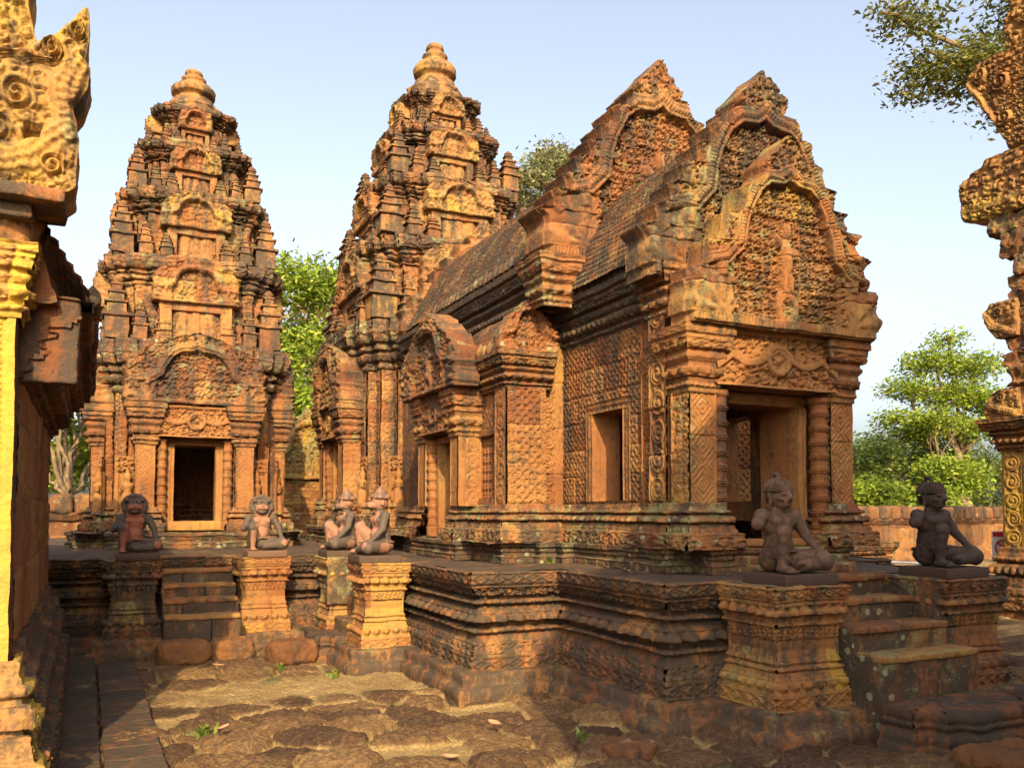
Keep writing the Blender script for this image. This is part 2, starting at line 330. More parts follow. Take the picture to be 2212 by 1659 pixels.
# ---- temple platform
south = [(4.25, 5.27), (3.73, 5.27), (3.73, 6.93), (2.87, 6.93), (2.87, 10.79), (-1.8, 10.79), (-1.8, 19.2)]
platform_path = south + mirx(south)
plat = thing('temple_platform', 'long dark moulded sandstone platform carrying the hall and the towers', 'platform', (A, 5.27, 0))
B = MB(.60, .2, .46); B.sweep(platform_path, PLAT, .2, PT - .2, res=.012, bw=.62, off=.004); B.build('moulded_wall', S, plat, er=.006)
B = MB(.75, .25, .3); footing(B, platform_path, .03); B.build('footing', S, plat, er=.012)
B = MB(.74, .1, .42)
for x0, x1, y0, y1 in ((3.73, 7.15, 5.27, 6.93), (2.87, 8.01, 6.93, 10.79), (-1.8, 12.68, 10.79, 19.2)):
    B.panel((x0 + .04, y0 + .04 if y0 < 6 else y0, PT - .001), (1, 0, 0), (0, 1, 0), (0, 0, 1), x1 - x0 - .08, y1 - y0 + (0 if y0 < 6 else 0), .035 if y0 < 10 else .08, None, 0, .62, .42, .012, 5, .007)
B.build('paving', S, plat, er=.008, es=.3)
# ---- pedestals of the guardians
def pedestal(x0, x1, y0, y1, label, plain=None, g=.45, l=.45, t=.6, foot=True):
    p = thing('guardian_pedestal', label, 'pedestal', ((x0 + x1) / 2, (y0 + y1) / 2, 0), group='statue pedestals beside the stairs')
    path = [(x0, y0), (x1, y0), (x1, y1), (x0, y1)]
    B = MB(g, l, t); B.sweep(path, PED, .2, PT - .2, os=.52, res=.010, bw=.5, off=.005, seed=int(x0 * 7 + y0))
    if plain: B.box(*plain, r=.012, res=.05, l=.55, g=.66)
    B.build('moulded_shaft', S, p, er=.006)
    B = MB(.72, .3, .35); footing(B, path, .025); B.build('footing', S, p, er=.014)
    B = MB(.55, .5, .5); B.panel((x0 + .05, y0 + .05, PT), (1, 0, 0), (0, 1, 0), (0, 0, 1), x1 - x0 - .1, y1 - y0 - .1, .02); B.build('top_slab', S, p, er=.006)
    return p
pedestal(4.205, 4.917, 4.62, 5.262, 'near pedestal under the bearded kneeling guardian, pale lichen along its top edge', g=.34, l=.35, t=.66)
pedestal(5.944, 6.679, 4.62, 5.262, 'pedestal right of the front stair with a plain lichen spotted side wall', ((6.02, 4.975, .63), (.17, .56, .875)), g=.45, l=.35, t=.6)
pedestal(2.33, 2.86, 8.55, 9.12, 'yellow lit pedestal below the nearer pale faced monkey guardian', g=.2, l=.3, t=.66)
pedestal(2.26, 2.86, 9.80, 10.42, 'pedestal with a light green streak below the farther monkey guardian', ((2.56, 9.86, .8), (.58, .14, .54)), g=.25, l=.6, t=.72)
pedestal(-.036, .532, 10.29, 10.785, 'dark weathered pedestal below the red chested lion guardian', g=.66, l=.45, t=.55)
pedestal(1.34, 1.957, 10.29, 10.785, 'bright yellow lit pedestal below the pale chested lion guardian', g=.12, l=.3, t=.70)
# ---- stairs
def stair(label, x0, x1, steps, yback, axis='y', g=.5, l=.5):
    t = thing('stone_stair', label, 'stair', ((x0 + x1) / 2, yback, 0))
    zb = -.1
    for i, (z, y) in enumerate(steps):                    # from the top down: each tread is a course of long blocks
        zl = steps[i + 1][1] if False else (steps[i + 1][0] if i + 1 < len(steps) else zb)
        B = MB(g + .08 * math.sin(i * 2.1), l, .5); cut = x0 + (x1 - x0) * (.42 + .2 * math.sin(i * 3.3 + x0))
        for a, b in ((x0, cut), (cut + .004, x1)):
            B.box(((a + b) / 2, (y + yback) / 2, (z + zl - .05) / 2), (b - a, yback - y, z - zl + .05), r=.016, res=.035)
        B.build('step', S, t, er=.012, es=.14)
        B = MB(.3, l * .8, .6); B.box(((x0 + x1) / 2, y + .10, z - .012), (x1 - x0 - .01, .24, .05), r=.014, res=.03); B.build('lit_nosing', S, t, er=.008, es=.12)  # tread slab coloured paler than the step, standing in for light from above
    return t
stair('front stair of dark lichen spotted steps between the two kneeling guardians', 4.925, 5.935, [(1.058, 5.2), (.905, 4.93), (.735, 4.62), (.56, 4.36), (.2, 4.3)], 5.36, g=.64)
stair('dark steps with edges coloured pale as if lit between the two lion guardians', .54, 1.333, [(1.058, 10.88), (.915, 10.62), (.765, 10.36), (.62, 10.10), (.46, 9.86)], 11.0, g=.66, l=.35)
stx = thing('stone_stair', 'side stair of grey blocks between the two monkey guardians', 'stair', (2.5, 9.46, 0))
for z, x in ((1.058, 2.92), (.84, 2.72), (.62, 2.5), (.40, 2.34)):
    B = MB(.5, .3, .45); B.box(((x + 3.1) / 2, 9.46, z / 2), (3.1 - x, .66, z), r=.016, res=.04); B.build('step', S, stx, er=.01)
def moonstone(cx, cy, rz, wdt, dep, h, label):
    t = thing('moonstone', label, 'doorstep', (cx, cy, 0), group='lobed steps at the foot of the stairs')
    n = 90; th = np.linspace(0, np.pi, n)
    pts = []
    for a in th:                                           # lobed accolade outline
        x = -math.cos(a) * wdt / 2; k = abs(math.cos(a)); y = dep * (1 if k < .45 else 1 - .16 * sst(.45, .55, k) - .28 * sst(.72, .80, k)) * min(1, math.sin(a) * 4)
        pts.append((x, -y))
    ca, sa = math.cos(rz), math.sin(rz); pts = [(cx + x * ca - y * sa, cy + x * sa + y * ca) for x, y in pts]
    pr = [(.02, -.1), (.02, .03 * h / .3), (-.01, .04 * h / .3), (.0, .06 * h / .3), (.0, .12 * h / .3), (-.03, .13 * h / .3), (-.03, .16 * h / .3), (-.015, .165 * h / .3), (-.015, .2 * h / .3), (-.03, .21 * h / .3), (-.02, .22 * h / .3), (-.02, h - .02), (-.04, h)]
    B = MB(.6, .15, .36); c = np.array([cx, cy])
    P = np.zeros((len(pts), len(pr), 3))
    q = np.array(pts); tg = np.gradient(q, axis=0); tg /= np.linalg.norm(tg, axis=1, keepdims=True); nr = np.stack([tg[:, 1], -tg[:, 0]], 1)
    if np.mean(np.sum(nr * (q - c), 1)) < 0: nr = -nr
    for j, (o, z) in enumerate(pr): P[:, j, :2] = q + nr * o; P[:, j, 2] = z
    B.grid(P, None, .4); B.grid(P[:, ::-1] * 1.0, None, .4) if False else None
    top = np.stack([P[:, -1] * (1 - s) + np.array([cx, cy, h]) * s for s in np.linspace(0, 1, 12)], 1); B.grid(top, None, .4)
    B.build('tread', S, t, er=.01, es=.12); return t
moonstone(5.42, 4.31, 0, 1.16, .50, .27, 'lobed dark threshold stone at the foot of the front stair')
moonstone(2.36, 9.46, math.pi / 2 * 3, .62, .36, .26, 'small lobed threshold stone below the monkey stair')
# ------------------------------------------------------------------ pediments
def poly_dist(u, v, pts):
    d = np.full(u.shape, 9.); al = np.zeros(u.shape); acc = 0.; side = np.ones(u.shape)
    for (x0, y0), (x1, y1) in zip(pts[:-1], pts[1:]):
        L = math.hypot(x1 - x0, y1 - y0); t = np.clip(((u - x0) * (x1 - x0) + (v - y0) * (y1 - y0)) / L ** 2, 0, 1)
        e = np.hypot(u - x0 - t * (x1 - x0), v - y0 - t * (y1 - y0)); m = e < d
        al = np.where(m, acc + t * L, al); side = np.where(m, np.sign((x1 - x0) * (v - y0) - (y1 - y0) * (u - x0)), side); d = np.where(m, e, d); acc += L
    return d, al, side
ARCH = [(-1.04, .33), (-.86, .30), (-.66, .33), (-.53, .41), (-.50, .52), (-.44, .62), (-.36, .71), (-.24, .765), (-.10, .775), (0, .815)]
ARCH = ARCH + [(-x, y) for x, y in ARCH[-2::-1]]
def pediment(B, O, U, N, W, H, T, res=.012, seed=0, teeth=7, fig=True, rel=1., shape=1.06, naga=True, sc_=.09, tooth=.11, shoulder=.20):
    """O centre of the base, U along the base, N towards the viewer; W half width, H height, T thickness"""
    O, U, N = (np.asarray(x, float) for x in (O, U, N)); Zv = np.array([0, 0, 1.])
    nv = int(H / res); nu = int(2 * W / res); v = np.linspace(0, 1, nv)
    k = np.clip((v - shoulder) / (1 - shoulder), 0, 1); wd = .985 * (1 - k ** shape) + .015 + .03 * np.exp(-((v - .875) / .035) ** 2) - .03 * np.exp(-((v - .80) / .03) ** 2)
    ph = np.where(v > .12, ((v - .12) / .88) * teeth, 0); saw = ph - np.floor(ph)
    wd = wd * (1 + 0 * v) + tooth * (saw ** 1.6 - .42) * sst(.1, .2, v) * sst(.90, .80, v) * 1.15
    wd = np.where((v > .045) & (v < .21), wd + .03, wd); wd[-1] = .02; wd = np.maximum(wd, .02)
    s = np.linspace(-1, 1, nu); un = s[:, None] * wd[None]; vn = v[None] + 0 * un
    u = un * W; vv = vn * H
    d, al, side = poly_dist(un * W, vn * H, [(x * W, y * H) for x, y in ARCH])
    arch_h = np.interp(np.abs(un), [0, .1, .24, .36, .44, .50, .53], [.815, .775, .765, .71, .62, .52, .41])
    inside = (np.abs(un) < .52) & (vn < arch_h) | (np.abs(un) < .56) & (vn < .36)
    bw = .062 * min(W * 1.1, H)
    h = np.where(inside, .0, .055)
    cv = scroll(u, vv, sc_, seed); cv2 = scroll(u * 1.0, vv * .8, sc_ * 1.15, seed + 3)
    flame = .5 + .5 * np.cos((np.abs(u) * .55 - vv) / (sc_ * .5) + 2 * np.sin(np.abs(u) / sc_ * 2))
    h = h + np.where(inside, cv * .036 * rel, (cv2 * .75 + flame * .25) * .042 * rel)
    fr = 1 - sst(bw * .86, bw, d); pro = .5 + .5 * np.cos(d / bw * 9); brd = np.sqrt(np.clip(1 - ((al / (bw * .42)) % 1 * 2 - 1) ** 2, 0, 1)) * sst(.45, .25, np.abs(d / bw - .05))
    h = np.where(fr > 0, h * (1 - fr) + fr * (.10 + .014 * pro + .022 * brd), h)
    if fig:                                             # the standing figure in the middle of the tympanum
        x = u / (.115 * W); y = (vn - .16) / .38
        body = np.maximum.reduce([1 - (x / .55) ** 2 - ((y - .55) / .34) ** 2, 1 - (x / .42) ** 2 - ((y - .93) / .13) ** 2, 1 - ((np.abs(x) - .28) / .28) ** 2 - ((y - .2) / .26) ** 2, 1 - ((np.abs(x) - .8) / .42) ** 2 - ((y - .70 + .1 * x) / .10) ** 2])
        fm = np.clip(body, 0, 1) ** .5; h = np.maximum(h, fm * .085 * (fm > 0))
        ring = 1 - sst(.02, .05, np.abs(np.hypot(un, (vn - .12) * 1.2) - .09)); h = np.maximum(h, ring * .06)
    h = np.where(vn < .055, .07 + .02 * np.sqrt(np.clip(1 - ((u / .04) % 1 * 2 - 1) ** 2, 0, 1)) * (np.abs(vn - .028) < .02), h)
    if naga:                                            # many headed serpents rearing at the two ends
        for sg in (-1, 1):
            x = (un * sg - .70) * W; y = (vn - .06) * H; r = np.hypot(x, y); a = np.arctan2(x, y)
            Rr = .24 * H; m = (r < Rr) & (un * sg > .60) & (vn > .05)
            hood = .085 + .012 * np.cos(a * 9) * sst(.06, .12, r)
            heads = .03 * (r > Rr * .74) * np.clip(np.cos(a * 9), 0, 1)
            h = np.where(m, hood + heads, h)
            eye = np.hypot((un * sg - .86) * W, (vn - .42) * H); h = np.where(eye < .05, .1, h)
    j, bk = blocks(u + 3.3, vv, .62, .34, seed); h = h - j * .012 + (bk - .5) * .018
    edge = sst(1, .965, np.abs(s))[:, None]; h = h * edge
    P = O + u[..., None] * U + vv[..., None] * Zv + (h * rel ** .3)[..., None] * N
    B.grid(P, N, bk)
    back = O + u[..., None] * U + vv[..., None] * Zv - T * N; bc = back[::4]; B.grid(bc, -N, .4)
    for i in (0, -1): 
        st = np.stack([P[i] * (1 - q) + back[i] * q for q in np.linspace(0, 1, max(3, int(T / .04)))], 0); B.grid(st, None, bk[i][None] + 0 * st[..., 0]); 
    bt = np.stack([P[:, 0] * (1 - q) + back[:, 0] * q for q in np.linspace(0, 1, 4)], 0); B.grid(bt, None, .4)
def colonnette(B, c, z0, z1, r):
    H = z1 - z0; pr = [(r * 1.15, 0), (r * 1.15, H * .10)]; n = 9
    for i in range(n):
        a = .10 + .86 * i / n; b = .86 / n
        for q, o in ((0, 1.02), (.04, 1.22), (.10, 1.22), (.14, 1.05), (.17, 1.30), (.25, 1.30), (.28, 1.05), (.32, 1.16), (.38, 1.16), (.42, 1.0), (.97, 1.0)): pr.append((r * .86 * o, H * (a + b * q)))
    pr += [(r * 1.1, H * .965), (r * 1.1, H)]
    B.lathe((c[0], c[1], z0), pr, 24, 8, -.10, res=.02)
BASE = [(.15, 0), (.15, .30, 'scr', .11, .022), (.155, .31), (.155, .34), (.11, .36), (.09, .48, 'scr', .06, .012), (.095, .49), (.095, .51), (.06, .52), (.055, .55), (.10, .56), (.105, .68, 'petal', .11, .036), (.09, .69), (.09, .71), (.05, .72), (.045, .76), (.07, .765), (.07, .84, 'bead', .05, .026), (.045, .85), (.04, .89), (.03, .90), (.03, .99), (0, 1.)]
CORN = [(0, 0), (.015, .01), (.015, .08), (.035, .09), (.035, .17, 'bead', .05, .026), (.03, .18), (.03, .23), (.07, .24), (.085, .36, 'petald', .105, .034), (.06, .37), (.05, .45), (.06, .455), (.09, .50), (.10, .51), (.10, .57, 'dent', .03, .008), (.08, .575), (.075, .63), (.12, .64), (.155, .80, 'scr', .09, .022), (.16, .81), (.16, .86), (.19, .865), (.19, .99, 'loz', .10, .01), (.15, 1.), (-.05, 1.01)]
def capital(B, x0, x1, y0, y1, z0, z1, os=.55, res=.012):
    B.sweep([(x0, y0), (x1, y0), (x1, y1), (x0, y1)], CORN, z0, z1 - z0, res=res, os=os); 
def frame(B, O, U, V, N, W, H, fw, dep, res=.02, sill=True):
    """moulded frame standing proud around an opening W x H whose lower corner is O"""
    O, U, V, N = (np.asarray(x, float) for x in (O, U, V, N))
    def bar(o, u, v, w, h): 
        B.panel(o, u, v, N, w, h, res, lambda a, b: .5 + .3 * np.cos(b / h * 20) + .25 * b / h, dep); 
        for e, dr in ((0, -1), (h, 1)):
            P = np.stack([o + v * e + np.linspace(0, w, 12)[:, None] * u - N * .06 + 0 * N, o + v * e + np.linspace(0, w, 12)[:, None] * u + N * dep * .8], 1); B.grid(P, v * dr, .5)
    bar(O - U * fw, V, -U * -1, H + 0, fw) if False else None
    bar(O + 0 * U, V, -U, H, fw); bar(O + W * U, V, U, H, fw); bar(O - fw * U + H * V, U, V, W + 2 * fw, fw)
    if sill: bar(O - fw * U - 0 * V, U, -V, W + 2 * fw, fw)
def wall_with_hole(B, O, U, N, W, z0, z1, hole, th, res, fn, dep, **k):
    """hole (u0,u1,za,zb): four panels outside, four inside, reveals between"""
    O, U, N = (np.asarray(x, float) for x in (O, U, N)); V = np.array([0, 0, 1.]); u0, u1, za, zb = hole
    f = lambda du, dv: (lambda a, b: fn(a + du, b + dv)) if fn else None
    for a, b, c, d in ((0, u0, z0, z1), (u1, W, z0, z1), (u0, u1, z0, za), (u0, u1, zb, z1)):
        if b - a > .01 and d - c > .01:
            B.panel(O + U * a + V * c, U, V, N, b - a, d - c, res, f(a, c), dep, **k)
            B.panel(O + U * a + V * c - N * th, U, V, -N, b - a, d - c, .08, None, 0, bw=.6, bh=.35)
    B.panel(O + U * u0 + V * za - N * th, N, V, U, th, zb - za, .03); B.panel(O + U * u1 + V * za - N * th, N, V, -U, th, zb - za, .03)
    B.panel(O + U * u0 + V * za - N * th, U, N, V, u1 - u0, th, .03); B.panel(O + U * u0 + V * zb - N * th, U, N, -V, u1 - u0, th, .03)
def roof(B, x_e, z_e, x_r, z_r, y0, y1, res=.02, bow=.30):
    """one curved slope from the eave (x_e,z_e) to the ridge (x_r,z_r) between y0 and y1, covered with scale tiles"""
    L = math.hypot(x_r - x_e, z_r - z_e); ns = int(L * 1.1 / res); ny = int((y1 - y0) / res)
    t = np.linspace(0, 1, ns); dx, dz = x_r - x_e, z_r - z_e; nx, nzz = -dz / L * np.sign(dx), abs(dx) / L
    bw_ = bow * L * (np.sin(np.pi * t ** 1.15)) * .62
    X = x_e + dx * t + nx * bw_; Z = z_e + dz * t + nzz * bw_
    y = np.linspace(y0, y1, ny); row = t * L / .065; r0 = np.floor(row); fr = row - r0
    fy = (y[None] / .07 + (r0[:, None] % 2) * .5) % 1; h = .030 * (1 - fr[:, None]) + .014 * np.sqrt(np.clip(1 - (fy * 2 - 1) ** 2, 0, 1))
    j, bk = blocks(y[None] + 0 * h, (t * L)[:, None] + 0 * h, .5, .33, 3); h = h - j * .012 + (bk - .5) * .014
    P = np.stack([X[:, None] + nx * h, y[None] + 0 * h, Z[:, None] + nzz * h], -1); B.grid(P, (nx, 0, nzz), bk)
def eave_row(B, x, z, y0, y1, out, sz=.085, d=1):
    n = int((y1 - y0) / (sz * 1.25)); 
    for i in range(n):
        y = y0 + (i + .5) * (y1 - y0) / n; k = .9 + .2 * rng.random()
        B.lathe((x, y, z), [(sz * .2, 0), (sz * .5 * k, sz * .2), (sz * .52 * k, sz * .6), (sz * .36, sz * 1.05), (.004, sz * 1.5 * k)], 9, blk=rng.random())
# ------------------------------------------------------------------ the hall before the central tower
hall = thing('temple_hall', 'carved red sandstone hall with stepped flame gables, tiled roof and an open porch door', 'temple hall', (A, 5.9, 0))
PLINTH = [(.0, 0), (0, .28, 'scr', .07, .008), (.01, .29), (.01, .34), (-.035, .36), (-.04, .52), (-.025, .53), (-.02, .68, 'petald', .05, .018), (-.03, .70), (-.03, .76), (0, .77), (0, .98, 'loz', .08, .007), (-.012, 1.0), (-.08, 1.01)]
hs = [(4.62, 5.84), (4.62, 6.10), (4.34, 6.10), (4.34, 7.72), (4.20, 7.72), (4.20, 7.86), (4.02, 7.86), (4.02, 7.98), (3.63, 7.98), (3.63, 8.78), (3.44, 8.78), (3.44, 10.35), (3.63, 10.35), (3.63, 11.2), (4.0, 11.2), (4.0, 13.2)]
B = MB(.62, .5, .42); B.sweep(hs + mirx(hs), PLINTH, PT, .212, res=.013, bw=.5, off=.004)
for x0, x1, y0, y1 in ((4.66, 6.22, 5.9, 6.12), (4.4, 6.48, 6.1, 7.9), (3.5, 7.38, 7.9, 13.2)): B.panel((x0, y0, 1.272), (1, 0, 0), (0, 1, 0), (0, 0, 1), x1 - x0, y1 - y0, .05, None, 0, .5, .4, g=.5)
B.build('plinth', S, hall, er=.006)
# lower steps in front of the porch door
B = MB(.5, .6, .5)
for z, y in ((1.20, 5.70), (1.13, 5.56)): B.box((A, y + .12, (z + PT) / 2), (1.1, .26, z - PT + .02), r=.02, res=.04)
B.build('doorstep', S, hall, er=.012)
WX = 4.52                                              # plane of the south wall
def wallfn(u, v): return quatre(u, v, .118)
ws = [(4.45, 6.20), (4.45, 6.46), (WX, 6.46), (WX, 8.20), (4.30, 8.20), (4.30, 8.26), (4.22, 8.26), (4.22, 8.12), (3.76, 8.12), (3.76, 9.02), (3.60, 9.02), (3.60, 9.22)]
we = [(4.80, 6.16), (4.80, 5.95), (4.49, 5.95), (4.49, 6.20)]
for nm, pth in (('base_moulding', we + ws), ('base_moulding', mirx(we + ws))):
    B = MB(.5, .5, .5); B.sweep(pth, BASE, 1.272, .40, closed=False, res=.012, flip=True, bw=.55)
    B.build(nm, S, hall, er=.005)
ws2 = [(3.60, 10.10), (3.60, 10.28), (3.76, 10.28), (3.76, 11.0), (4.3, 11.0), (4.3, 13.3)]
B = MB(.45, .5, .5); B.sweep(ws2, BASE, 1.272, .40, closed=False, res=.02, flip=True); B.build('base_moulding', S, hall, er=.005)
# south and north walls of the front room, with their windows
ZB, ZC = 1.66, 3.34
for sg, nm in ((1, 'south'), (-1, 'north')):
    B = MB(.40, .22, .5); x = A - sg * (A - WX)
    wall_with_hole(B, (x, 6.44, 0), (0, 1, 0), (-sg, 0, 0), 1.78, 1.5, ZC + .02, (.56, 1.15, 1.70, 2.60), .30, .009, wallfn, .026, bw=.45, bh=.28)
    B.build('wall', S, hall, er=.004)
    fr = MB(.4, .15, .55); frame(fr, (x, 7.0, 1.70), (0, 1, 0), (0, 0, 1), (-sg, 0, 0), .59, .90, .11, .045); w_ = fr.build('window_frame', S, hall, er=.003)
# corner pilasters with scroll roundels
for sg in (1, -1):
    B = MB(.28, .25, .5); x = A - sg * (A - 4.45)
    B.panel((x, 6.20, ZB), (0, 1, 0), (0, 0, 1), (-sg, 0, 0), .26, ZC - ZB, .009, lambda u, v: roundels(u, v, .26), .034, 3., .42, off=.008)
    B.panel((min(x, x + sg * .30), 6.20, ZB), (1, 0, 0), (0, 0, 1), (0, -1, 0), .30, ZC - ZB, .009, lambda u, v: roundels(u, v, .20), .034, 3., .42, off=.008)
    B.panel((min(x, x + sg * .3), 6.46, ZB), (1, 0, 0), (0, 0, 1), (0, 1, 0), .3, ZC - ZB, .05)
    B.build('pilaster', S, hall, er=.004)
    B = MB(.15, .4, .68); x0 = min(A - sg * (A - 4.49), A - sg * (A - 4.77))
    B.panel((x0, 5.96, ZB), (1, 0, 0), (0, 0, 1), (0, -1, 0), .28, 2.64 - ZB, .008, lambda u, v: lattice(u, v, .28), .022, 3., .75, off=.004)
    for xx, nn in ((x0, -1), (x0 + .28, 1)): B.panel((xx, 5.96, ZB), (0, 1, 0), (0, 0, 1), (nn, 0, 0), .26, 2.64 - ZB, .01, lambda u, v: scroll(u, v, .09, 4), .016)
    B.build('pilaster', S, hall, er=.004)
    B = MB(.3, .3, .6); capital(B, x0 - .01, x0 + .29, 5.94, 6.25, 2.62, 3.20, .62); B.build('capital', S, hall, er=.005)
    # higher capital at the corner, below the tall gable
    B = MB(.35, .45, .5); xa = min(x, x + sg * .3); capital(B, xa, xa + .34, 6.20, 6.50, 3.30, 3.78, .75); B.build('capital', S, hall, er=.005)
# east wall round the porch door: jambs, frame, lintel
B = MB(.25, .15, .5); hw = .45
wall_with_hole(B, (4.47, 6.24, 0), (1, 0, 0), (0, -1, 0), 1.94, 1.272, 3.4, (A - hw - 4.47, A + hw - 4.47, 1.30, 2.60), .42, .03, None, 0, bw=.5, bh=.4)
B.build('wall', S, hall, er=.004)
df = MB(.12, .05, .62); frame(df, (A - hw, 6.20, 1.34), (1, 0, 0), (0, 0, 1), (0, -1, 0), 2 * hw, 1.24, .10, .07); df.box((A, 6.16, 1.31), (1.0, .2, .07), r=.02); door = df.build('door_frame', S, hall, er=.004)
for sg in (-1, 1):
    B = MB(.22, .05, .38); colonnette(B, (A + sg * .595, 6.02), 1.29, 2.66, .095); B.build('colonnette', S, hall, er=.006)
B = MB(.1, .1, .62)
def lintel_fn(W, H):
    def f(u, v):
        x = (u / W - .5) * 2; y = v / H; gar = .62 - .22 * np.abs(np.sin(x * 4.2)) ; d = np.abs(y - gar - .1 * np.cos(x * 3.1))
        h = scroll(u, v, H * .24, 8) * .75; h = np.maximum(h, 1 - sst(.05, .09, d)); k = np.hypot(x * W / H * .5, y - .5)
        h = np.where(k < .3, np.maximum(h, .8 + .5 * np.cos(k * 26)), h); return np.where((y > .92) | (y < .05), 1., h)
    return f
def lintel(B, x0, x1, y, z0, z1, dep=.05, th=.25, U=(1, 0, 0), N=(0, -1, 0), res=.009):
    U = np.array(U, float); N = np.array(N, float); O = np.array([x0, y, z0]) if U[0] else np.array([y, x0, z0])
    B.panel(O, U, (0, 0, 1), N, x1 - x0, z1 - z0, res, lintel_fn(x1 - x0, z1 - z0), dep)
    B.panel(O - N * th, U, N, (0, 0, -1), x1 - x0, th + .01, .03); B.panel(O - N * th + np.array([0, 0, z1 - z0]), U, N, (0, 0, 1), x1 - x0, th + .01, .03)
    for q, s_ in ((0, -1), (x1 - x0, 1)): B.panel(O - N * th + U * q, N, (0, 0, 1), U * s_, th + .01, z1 - z0, .03)
lintel(B, A - .70, A + .70, 5.93, 2.70, 3.20); B.build('lintel', S, hall, er=.004)
# cornices
for sg in (1, -1):
    B = MB(.72, .45, .4); pth = [(WX, 6.34), (WX, 8.24)]
    if sg < 0: pth = mirx(pth)
    B.sweep(pth, CORN, 3.34, .50, closed=False, res=.013, flip=True, os=1.0); eave_row(B, A - sg * (A - 4.38), 3.84, 6.5, 7.75, 0, .09)
    B.build('cornice', S, hall, er=.006)
    xe, xw = (A - sg * (A - v) for v in (4.05, 4.30))
    B = MB(.75, .35, .4); B.panel((xw, 8.25, 2.9), (0, 1, 0), (0, 0, 1), (-sg, 0, 0), 4.75, 1.0, .03, lambda u, v: scroll(u, v, .12), .015)
    pth = [(4.30, 8.04), (4.30, 13.0)]
    if sg < 0: pth = mirx(pth)
    B.sweep(pth, CORN, 3.74, .60, closed=False, res=.016, flip=True, os=1.15); eave_row(B, A - sg * (A - 4.14), 4.34, 8.1, 11.4, 0, .12)
    B.build('cornice', S, hall, er=.007)
    B = MB(.58, .4, .42); roof(B, xe + sg * .05, 4.36, A, 5.86, 7.75, 12.6, .016, .17); B.build('roof', S, hall, er=.008)
    B = MB(.58, .41, .42); roof(B, A - sg * (A - 4.30), 3.86, A, 5.32, 6.2, 7.8, .014, .17); B.build('roof', S, hall, er=.008)
# the three gables
PD = []
B = MB(.36, .45, .60); pediment(B, (A + .02, 5.84, 3.20), (1, 0, 0), (0, -1, 0), 1.08, 1.76, .22, .006, 11, teeth=6, sc_=.085, rel=1.2); PD.append(B.build('gable', S, hall, er=.006))
B = MB(.5, .45, .52); pediment(B, (A + .06, 6.18, 3.66), (1, 0, 0), (0, -1, 0), 1.28, 2.08, .30, .007, 23, teeth=9, sc_=.095, rel=1.2); PD.append(B.build('gable', S, hall, er=.008))
B = MB(.42, .4, .44); pediment(B, (A, 7.76, 4.24), (1, 0, 0), (0, -1, 0), 1.40, 2.36, .42, .008, 31, teeth=10, sc_=.105, rel=1.2); PD.append(B.build('gable', S, hall, er=.008))
for sg in (-1, 1):
    B = MB(.35, .5, .5)
    for zz, ww, hh in ((4.00, .30, .26),): B.box((A + sg * 1.30, 7.86, 4.13), (.34, .40, .24), r=.03, res=.02)
    capital(B, A + sg * 1.28 - .15, A + sg * 1.28 + .15, 7.72, 8.04, 3.72, 4.24, .65, .016)
    B.build('gable_bracket', S, hall, er=.01)
B = MB(.35, .35, .5); pediment(B, (A, 12.62, 4.3), (1, 0, 0), (0, -1, 0), 1.35, 2.0, .3, .02, 35, teeth=8, sc_=.14, rel=1.1); B.build('gable', S, hall, er=.01)
